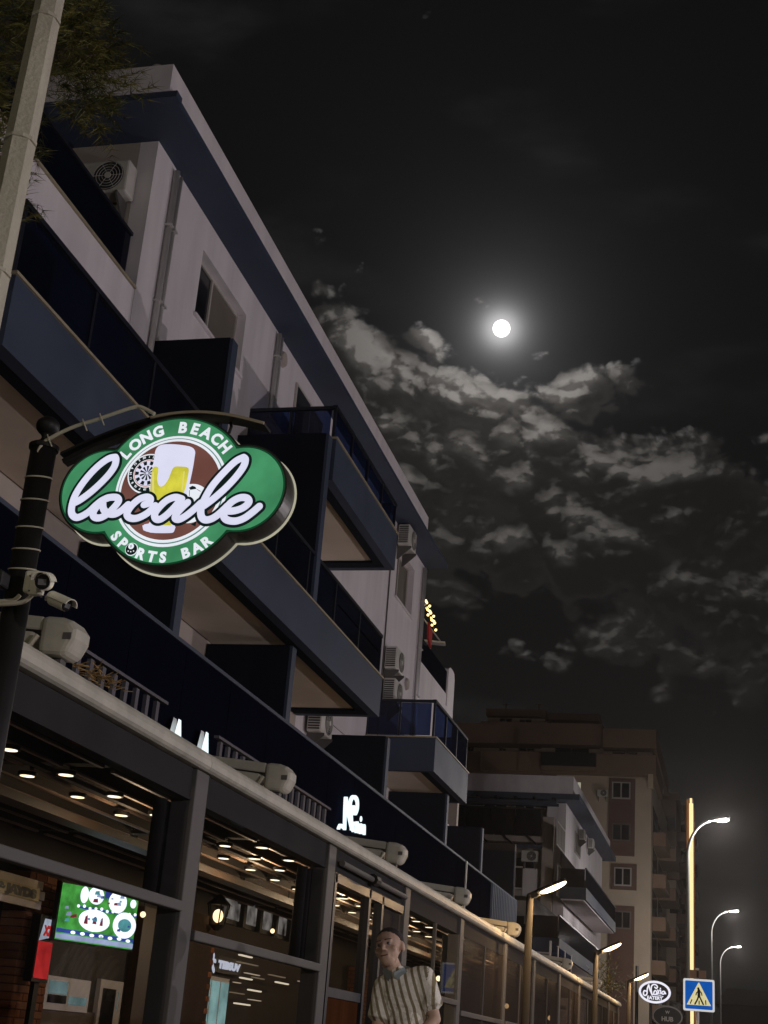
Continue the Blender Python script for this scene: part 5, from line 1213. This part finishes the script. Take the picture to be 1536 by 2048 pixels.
# low terrace with glass at the foot of the block, beside the warm lamp
q = PX(1040, 1905, -6.3)
gt = thing('glass_terrace', 'small blue glass railing terrace above the pergola roof by the warm lamp', 'railing', (-6.3, 50, 2.9))
a = PX(1100, 1925, -5.0); b = PX(1142, 1925, -5.0); zt = PX(1120, 1897, -5.0).z
for k in range(3): bx('glass_panel', 'glass_blue', gt, -5.02, -5.0, a.y+k*(b.y-a.y)/3+0.04, a.y+(k+1)*(b.y-a.y)/3-0.04, a.z-0.2, zt)
for k in range(4): bx('post', 'alu', gt, -5.03, -4.98, a.y+k*(b.y-a.y)/3-0.025, a.y+k*(b.y-a.y)/3+0.025, 2.9, zt+0.03)
bx('base_wall', 'shade_wall', gt, -8.0, -4.97, a.y-0.1, b.y+0.1, 0.12, 2.895)

# ------------------------------------------------------------------ tall beige tower
Y3 = 108.0
tw = thing('beige_tower_block', 'tall beige and brown tower block rising behind the white block', 'building', (-14, Y3, 0))
def G(x, y): return PY(x, y, Y3)
XT = G(1302, 1700).x
zt = G(1270, 1540).z
bx('wall', 'beige_tower', tw, XT-7.2, XT, Y3+0.01, Y3+24, 0, zt)
bx('wall', 'beige_tower', tw, XT-24, XT-7.21, Y3+1.2, Y3+20, 0, zt)
# stepped brown storeys on top
def band(x0, y0, x1, y1, m, yo, dep=6.0, nm='storey_band'):
    r = frect(x0, y0, x1, y1, Y3+yo); return bx(nm, m, tw, r[0], r[1], Y3+yo, Y3+yo+dep, r[2], r[3])
band(960, 1505, 1312, 1545, 'brown_tower', -1.0, 10, 'parapet')
band(960, 1445, 1205, 1488, 'brown_tower', -0.4, 12, 'parapet'); band(1205, 1458, 1312, 1495, 'brown_tower', -1.0, 20, 'parapet')
band(880, 1503, 1083, 1545, 'brown_tower', -0.6, 10, 'parapet'); band(880, 1446, 1000, 1485, 'brown_tower', -0.5, 10, 'parapet')
band(880, 1484, 1085, 1506, 'cream_tower', 1.4, 8, 'wall'); band(1083, 1478, 1202, 1508, 'cream_tower', 1.0, 8, 'wall'); band(1200, 1494, 1306, 1510, 'beige_tower', 0.6, 16, 'wall')
band(975, 1430, 1090, 1450, 'cream_tower', 3.0, 8, 'wall'); band(972, 1418, 1092, 1432, 'brown_tower', 2.2, 9, 'roof_slab'); band(1092, 1427, 1198, 1440, 'brown_tower', 4, 8, 'roof_slab')
band(1083, 1505, 1192, 1532, 'win_dark', -1.6, 0.5, 'balcony_front'); band(1083, 1532, 1192, 1540, 'brown_tower', -1.62, 2.5, 'balcony_slab')
band(880, 1544, 1190, 1552, 'cream_tower', 1.1, 2, 'ledge')
for (x0, y0, x1, y1, yo) in ((1000, 1437, 1024, 1450, 2.9), (1039, 1439, 1063, 1452, 2.9), (1080, 1442, 1105, 1450, 3.9), (998, 1497, 1012, 1507, 1.3), (1037, 1496, 1070, 1509, 1.3), (1110, 1490, 1178, 1507, 0.9), (1225, 1504, 1275, 1516, 0.5), (935, 1490, 948, 1504, 1.3)):
    r = frect(x0, y0, x1, y1, Y3+yo); w = bx('window', 'shutter', tw, r[0], r[1], Y3+yo-0.03, Y3+yo-0.003, r[2], r[3]); n = 2; st = (r[1]-r[0])/n
    for k in range(n): bx('pane', 'win_dark', w, r[0]+k*st+0.07, r[0]+(k+1)*st-0.07, Y3+yo-0.045, Y3+yo-0.032, r[2]+0.07, r[3]-0.07)
# maroon panel with white-framed windows
r = frect(1217, 1557, 1270, 1712, Y3); mp_ = bx('facade_panel', 'maroon_tower', tw, r[0], r[1], Y3-0.09, Y3+0.008, r[2], r[3])
for (x0, y0, x1, y1, m_) in ((1224, 1564, 1261, 1598, 'win_frame'), (1224, 1647, 1261, 1682, 'shutter'), (1228, 1735, 1263, 1772, 'win_frame'), (1228, 1822, 1262, 1858, 'shutter')):
    r = frect(x0, y0, x1, y1, Y3-0.1); w = bx('window', m_, tw, r[0], r[1], Y3-0.16, Y3-0.095, r[2], r[3]); md = (r[0]+r[1])/2
    for u, v in ((r[0]+0.1, md-0.05), (md+0.05, r[1]-0.1)): bx('pane', 'win_dark', w, u, v, Y3-0.18, Y3-0.162, r[2]+0.1, r[3]-0.1)
r = frect(1230, 1728, 1268, 1780, Y3); bx('window_surround', 'maroon_tower', tw, r[0]-0.3, r[1]+0.2, Y3-0.08, Y3+0.008, r[2], r[3])
r = frect(1222, 1812, 1268, 1990, Y3); bx('facade_panel', 'maroon_tower', tw, r[0]-0.2, r[1], Y3-0.09, Y3+0.008, 0, r[3])
band(1180, 1594, 1193, 1640, 'win_dark', 1.0, 0.3, 'recess'); band(1152, 1552, 1164, 1590, 'beige_tower', 0.2, 1.2, 'pillar')
# street side: balconies stacked as dark recesses with slabs
for k in range(7):
    z0 = zt-2.6-k*3.1
    bx('balcony_recess', 'win_dark', tw, XT+0.002, XT+0.03, Y3+2.0, Y3+8.0, z0-1.7, z0+0.3); bx('balcony_slab', 'brown_tower', tw, XT+0.031, XT+1.0, Y3+1.8, Y3+8.2, z0-2.75, z0-1.75); bx('balcony_recess', 'win_dark', tw, XT+0.002, XT+0.03, Y3+10.0, Y3+16.0, z0-1.7, z0+0.3); bx('balcony_slab', 'brown_tower', tw, XT+0.031, XT+1.4, Y3+9.8, Y3+16.2, z0-2.75, z0-1.75)
band(1296, 1548, 1306, 1575, 'cream_tower', -1.02, 0.6, 'corner_trim')
for x, y, yo, lab in ((1205, 1587, -0.05, 'air conditioner high on the beige tower left of the white-framed window'), (1172, 1660, 1.1, 'air conditioner on the beige tower beside the white block roof')):
    q = PY(x, y, Y3+yo); a = dup(ac0, (q.x, Y3+yo, q.z-0.3), lab); a.rotation_euler = (0, 0, -math.pi/2)
q = PY(1158, 1583, 95); t = thing('tube_lamp', 'short upright tube lamp glowing on the white block roof', 'lamp', (q.x, 95, q.z-0.8)); emit('tube_dim', (0.5, 0.48, 0.36), 0.6)
MB().tube([(q.x, 95, q.z-0.75), (q.x, 95, q.z+0.6)], 0.11, 8).build('tube', 'tube_dim', t); MB().tube([(q.x, 95, 12.5), (q.x, 95, q.z-0.75)], 0.05, 8).build('stand', 'grey_metal', t)
# antennas and solar tanks on the tower roof
for x, lab in ((1012, 'left'), (1078, 'middle')):
    q = PY(x, 1416, Y3+5); t = thing('roof_mast', 'thin antenna mast on the tower roof, %s one' % lab, 'antenna', (q.x, Y3+5, q.z-0.5), 'antennas on the tower roof')
    MB().tube([(q.x, Y3+5, q.z-1.2), (q.x, Y3+5, q.z+0.4)], 0.05, 6).build('mast', 'brown_tower', t); MB().bar((q.x-0.3, Y3+5, q.z+0.3), (q.x+0.3, Y3+5, q.z+0.3), 0.04, 0.04).build('crossbar', 'brown_tower', t)

# ------------------------------------------------------------------ farther blocks down the street
Y4 = 150.0
for i, (x0, yt, x1, m_, Y, lab) in enumerate(((1318, 1600, 1352, 'brown_tower', 142, 'dim brown tower seen just right of the beige tower'), (1350, 1622, 1378, 'brown_tower', 170, 'dim brown tower behind the glowing light strip'), (1328, 1760, 1352, 'beige_tower', 136, 'dim lower beige block at the foot of the far towers'))):
    r = frect(x0, yt, x1, 2100, Y)
    t = thing('far_tower', lab, 'building', (r[0], Y, 0), 'far towers down the street')
    bx('wall', m_, t, r[0], r[1], Y, Y+12, 0, r[3]); bx('roof_slab', 'brown_tower', t, r[0]-0.2, r[1]+0.3, Y-0.3, Y+12.3, r[3]+0.003, r[3]+0.7)
    z = r[3]-3.0
    while z > 4:
        w = bx('window', 'win_dark', t, r[0]+0.5, r[0]+1.5, Y-0.04, Y-0.003, z, z+1.4); bx('balcony_slab', 'maroon_tower', t, r[1]+0.003, r[1]+0.9, Y+1, Y+6, z-0.8, z+0.1); z -= 3.0
a = PY(1440, 1985, 210); t = thing('low_house', 'low dark reddish house at the far right edge', 'house', (a.x, 210, 0))
bx('wall', 'maroon_tower', t, a.x, a.x+16, 210, 222, 0, a.z-1.5); MB().prism([(a.x-0.6, a.z-1.49), (a.x+16.6, a.z-1.49), (a.x+15, a.z+0.6), (a.x+1, a.z+0.6)], 13.2, lambda u, v, w: (u, 209.4+w, v)).build('roof', 'brown_tower', t)
for k in range(4):
    w = bx('window', 'shutter', t, a.x+2+k*3.4, a.x+3.6+k*3.4, 209.94, 209.99, a.z-6, a.z-4); bx('pane', 'win_dark', w, a.x+2.15+k*3.4, a.x+3.45+k*3.4, 209.92, 209.938, a.z-5.85, a.z-4.15)
# small palm-like street tree near the second warm lamp
rnd2 = random.Random(5); q = PX(1215, 1975, -3.6)
t = thing('street_tree', 'thin street tree under the second warm lamp', 'tree', (q.x, q.y, 0.12))
MB().tube([(q.x, q.y, 0.12), (q.x+0.05, q.y, q.z-0.2), (q.x, q.y, q.z+0.5)], [0.07, 0.05, 0.02], 8).build('trunk', 'bark', t)
lf = MB()
for k in range(420):
    a_ = rnd2.uniform(0, 6.283); d = Vector((math.cos(a_), math.sin(a_), rnd2.uniform(-0.8, 0.9))); c = Vector((q.x, q.y, q.z+0.1))+Vector((rnd2.gauss(0, .26), rnd2.gauss(0, .3), rnd2.gauss(0, .3)))
    w_ = d.cross(Vector((0, 0, 1))).normalized()*0.022; lf.add([c-w_, c+w_, c+d*rnd2.uniform(.12, .28)], [(0, 1, 2)])
lf.build('crown', 'foliage', t)
# ------------------------------------------------------------------ the man in the striped shirt
def remesh(mb, name, m, parent, voxel=0.009, smooth=6):
    o = mb.build(name+'_tmp', m); r_ = o.modifiers.new('r', 'REMESH'); r_.mode = 'VOXEL'; r_.voxel_size = voxel
    s_ = o.modifiers.new('s', 'SMOOTH'); s_.iterations = smooth; s_.factor = 0.5
    dg = bpy.context.evaluated_depsgraph_get(); me = bpy.data.meshes.new_from_object(o.evaluated_get(dg)); me.name = name
    bpy.data.objects.remove(o)
    for p in me.polygons: p.use_smooth = True
    me.materials.clear(); me.materials.append(M[m])
    q = bpy.data.objects.new(name, me); COL.objects.link(q); q.parent = parent; return q
MX, MY = -2.16, 9.5
# local frame: origin on the pavement below him, +x picture right, -y towards the viewer; then leaned to picture left
def cap(mb, a, b, ra, rb, n=14, sub=5):
    a = Vector(a); b = Vector(b); pts = [a.lerp(b, i/sub) for i in range(sub+1)]
    mb.tube(pts, [ra+(rb-ra)*i/sub for i in range(sub+1)], n); mb.ball(a, ra, nu=n, nv=8); mb.ball(b, rb, nu=n, nv=8); return mb
J = dict(pel=(0.03, 0, 0.98), bel=(0.02, -0.01, 1.12), che=(-0.02, 0.0, 1.36), nk=(-0.055, 0.0, 1.515), hd=(-0.105, -0.015, 1.655),
         shL=(0.130, 0.0, 1.475), elL=(0.205, -0.02, 1.215), wrL=(0.115, -0.17, 1.085), shR=(-0.140, 0.0, 1.415), elR=(-0.170, -0.05, 1.155), wrR=(-0.03, -0.19, 1.085),
         hpL=(0.11, 0, 0.93), knL=(0.12, -0.02, 0.50), anL=(0.11, 0.01, 0.08), hpR=(-0.05, 0, 0.93), knR=(-0.06, -0.02, 0.50), anR=(-0.07, 0.01, 0.08))
V = {k: Vector(v) for k, v in J.items()}
bd = MB()
cap(bd, V['nk']-Vector((0, 0, 0.05)), V['hd']-Vector((0, -0.01, 0.07)), 0.062, 0.056)
bd.ball(V['che'], 0.165, 0.11, 0.16); bd.ball(V['bel'], 0.16, 0.115, 0.18); bd.ball(V['pel'], 0.165, 0.115, 0.13)
for s in 'LR':
    cap(bd, V['sh'+s], V['el'+s], 0.052, 0.040); cap(bd, V['el'+s], V['wr'+s], 0.041, 0.027)
    cap(bd, V['hp'+s], V['kn'+s], 0.085, 0.058); cap(bd, V['kn'+s], V['an'+s], 0.055, 0.038)
# head: skull, face, jaw, nose, ears, brow; turned to picture left, chin slightly raised
H = V['hd']; rotH = Matrix.Rotation(math.radians(-9), 3, 'Z') @ Matrix.Rotation(math.radians(-11), 3, 'Y') @ Matrix.Rotation(math.radians(-9), 3, 'X')
HS = 1.10
def HP(x, y, z): return H + rotH @ (Vector((x*1.07, y, z))*HS)
bd.ball(HP(0, 0.015, 0.035), 0.0895, 0.1034, 0.0968, 18, 14, rotH); bd.ball(HP(0, -0.028, -0.02), 0.0753, 0.0682, 0.0968, 16, 12, rotH); bd.ball(HP(0, -0.045, -0.082), 0.0506, 0.0418, 0.0374, 12, 8, rotH)
bd.ball(HP(0, -0.078, 0.028), 0.0612, 0.0198, 0.0154, 12, 8, rotH)
cap(bd, HP(0, -0.090, 0.012), HP(0, -0.110, -0.026), 0.010, 0.0145, 8, 2); bd.ball(HP(0.012, -0.098, -0.03), 0.009, nu=8, nv=6); bd.ball(HP(-0.012, -0.098, -0.03), 0.009, nu=8, nv=6)
cap(bd, HP(-0.02, -0.083, -0.058), HP(0.02, -0.083, -0.058), 0.0075, 0.0075, 8, 2); cap(bd, HP(-0.017, -0.081, -0.069), HP(0.017, -0.081, -0.069), 0.008, 0.008, 8, 2)
for s in (-1, 1): bd.ball(HP(s*0.078, 0.015, -0.002), 0.0129, 0.0242, 0.0363, 10, 8, rotH); bd.ball(HP(s*0.045, -0.062, -0.022), 0.0259, 0.0198, 0.0220, 10, 8, rotH)
# hands clasped before the belly: palm, four fingers and thumb each
for s, wr, d in (('L', V['wrL'], Vector((-0.93, -0.12, -0.33))), ('R', V['wrR'], Vector((0.93, -0.14, -0.30)))):
    d.normalize(); up = Vector((0, 0, 1)); up = (up-d*up.dot(d)).normalized(); out = d.cross(up)
    if out.y > 0: out = -out
    pc = wr+d*0.055; bd.ball(pc, 0.05, 0.022, 0.04, 12, 8, Matrix((d, out, up)).transposed())
    for k in range(4):
        b0 = wr+d*0.092+up*(0.030-0.020*k); ln = (0.036, 0.042, 0.039, 0.031)[k]
        m1 = b0+d*ln+out*0.006; m2 = m1+d*ln*0.6-out*0.022; cap(bd, b0, m1, 0.0095, 0.0088, 8, 2); cap(bd, m1, m2, 0.0088, 0.0078, 8, 2)
    t0 = wr+d*0.03+up*0.030+out*0.008; cap(bd, t0, t0+d*0.040+up*0.022, 0.0115, 0.010, 8, 2); cap(bd, t0+d*0.040+up*0.022, t0+d*0.070+up*0.020, 0.010, 0.0085, 8, 2)
for s, x in (('L', 0.11), ('R', -0.07)): cap(bd, (x, 0.02, 0.04), (x, -0.15, 0.035), 0.042, 0.036)
man = remesh(bd, 'person', 'skin', None, 0.0075, 3)
man.location = (MX+0.10, MY, 0.12); man.rotation_euler = (0, -0.062, 0); WL[man.name] = Vector()
tag(man, 'man in a short-sleeved striped shirt looking up to the left with hands clasped', 'person')
# eyes
for s in (-1, 1):
    e = MB(); e.ball(HP(s*0.030, -0.0765, 0.006), 0.0125, nu=12, nv=8); e.build('eye', mat('eye_white', (0.30, 0.26, 0.23), 0.4) if 'eye_white' not in M else 'eye_white', man, smooth=True)
    e = MB(); e.ball(HP(s*0.030-0.003, -0.0845, 0.008), 0.0068, nu=10, nv=6); e.build('iris', 'hair', man, smooth=True)
    e = MB(); cap(e, HP(s*0.014, -0.093, 0.028), HP(s*0.047, -0.082, 0.030), 0.0042, 0.003, 6, 2); e.build('eyebrow', 'hair', man, smooth=True)
m_ = MB(); cap(m_, HP(-0.019, -0.0905, -0.0615), HP(0.019, -0.0905, -0.0615), 0.0042, 0.0042, 8, 2); m_.build('mouth', mat('lips', (0.17, 0.075, 0.06), 0.6), man, smooth=True)
# short receding hair
hr = MB(); hr.ball(HP(0, 0.022, 0.040), 0.0855*HS, 0.096*HS, 0.090*HS, 64, 44, rotH)
ho = hr.build('hair', 'hair', man, smooth=True); bm = bmesh.new(); bm.from_mesh(ho.data); ri = rotH.inverted()
kill = [v for v in bm.verts if ((lambda q: q.z < (0.026-0.95*q.y if q.y < 0.0 else 0.026-1.7*q.y))((ri @ (v.co-H))/HS))]
bmesh.ops.delete(bm, geom=kill, context='VERTS'); bm.to_mesh(ho.data); bm.free()
so = ho.modifiers.new('solid', 'SOLIDIFY'); so.thickness = 0.006
# shirt with short sleeves, collar, placket
sh = MB()
sh.ball(V['che']+Vector((0, 0, 0.005)), 0.158, 0.120, 0.17, 20, 14); sh.ball(V['bel'], 0.160, 0.130, 0.20, 20, 14); sh.ball(V['pel']+Vector((0, 0, 0.0)), 0.195, 0.142, 0.13, 20, 14)
cap(sh, V['shL']+Vector((-0.03, 0, 0.0)), V['shR']+Vector((0.03, 0, 0.0)), 0.074, 0.074, 16); cap(sh, V['nk']-Vector((0, 0, 0.075)), V['nk']-Vector((0, 0, 0.03)), 0.10, 0.072, 16)
for s in 'LR':
    a, b = V['sh'+s], V['el'+s]; e = a.lerp(b, 0.72 if s == 'L' else 0.78); cap(sh, a, a.lerp(e, 0.8), 0.074, 0.076, 16); sh.tube([a.lerp(e, 0.75), e], [0.076, 0.080], 18)
st = remesh(sh, 'shirt', 'striped_shirt', man, 0.010, 4)
at = st.data.attributes.new('stripe', 'FLOAT', 'POINT')
for i, v in enumerate(st.data.vertices):
    c = v.co; lean = (c.z-1.0)*(-0.30)
    u = (c.x-lean)
    # sleeves carry their own slanted stripes
    if c.x > 0.165 and c.z > 1.2: u = u*0.9+0.25*(1.45-c.z)
    at.data[i].value = u/0.047+20.3
cl = MB()
for s in (-1, 1):
    n0 = V['nk']+Vector((0, -0.01, -0.005)); pts = []
    cl.prism([(0.0, 0.0), (0.055, 0.035), (0.075, 0.01), (0.03, -0.055), (0.004, -0.03)], 0.008, lambda u, v, w: tuple(n0+Vector((s*(0.008+u), -0.108+0.75*u+w, v-0.012))))
cl.tube([(V['nk'].x+0.082*math.cos(a), V['nk'].y+0.080*math.sin(a)+0.004, V['nk'].z+0.004+0.022*math.sin(a)) for a in [math.radians(-55+290*i/20) for i in range(21)]], 0.013, 8)
cl.build('collar', 'collar_blue', man, smooth=False)
tr_ = MB(); tr_.ball(V['pel'], 0.182, 0.130, 0.10, 18, 10)
for s in 'LR': cap(tr_, V['hp'+s], V['kn'+s], 0.100, 0.080, 14); cap(tr_, V['kn'+s], V['an'+s]+Vector((0, 0, 0.02)), 0.080, 0.066, 14)
remesh(tr_, 'trousers', 'trousers', man, 0.012, 4)
for x in (0.11, -0.07):
    sm = MB(); cap(sm, (x, 0.03, 0.045), (x, -0.16, 0.04), 0.050, 0.044); sm.box(x-0.05, x+0.05, -0.2, 0.08, 0.0, 0.03); sm.build('shoe', 'shoe', man, smooth=True)
w = V['wrL']; dd = (V['wrL']-V['elL']).normalized()
MB().tube([w-dd*0.020, w+dd*0.002], 0.034, 16).build('wristwatch', 'ac_white', man)
# ------------------------------------------------------------------ thin haze added to give the lamps halos
hz = bpy.data.materials.new('haze_air'); hz.use_nodes = True; nt = hz.node_tree; nt.nodes.clear()
vol = nt.nodes.new('ShaderNodeVolumePrincipled'); vol.inputs['Color'].default_value = (1.0, 0.95, 0.90, 1); vol.inputs['Density'].default_value = 0.0003; vol.inputs['Anisotropy'].default_value = 0.78
out = nt.nodes.new('ShaderNodeOutputMaterial'); nt.links.new(vol.outputs[0], out.inputs['Volume'])
MATS['haze_air'] = hz
h = MB().box(-410, 410, -210, 1210, -1.2, 40.0).build('haze', 'haze_air'); tag(h, kind='stuff'); h.display_type = 'WIRE'
cy.volume_bounces = 0
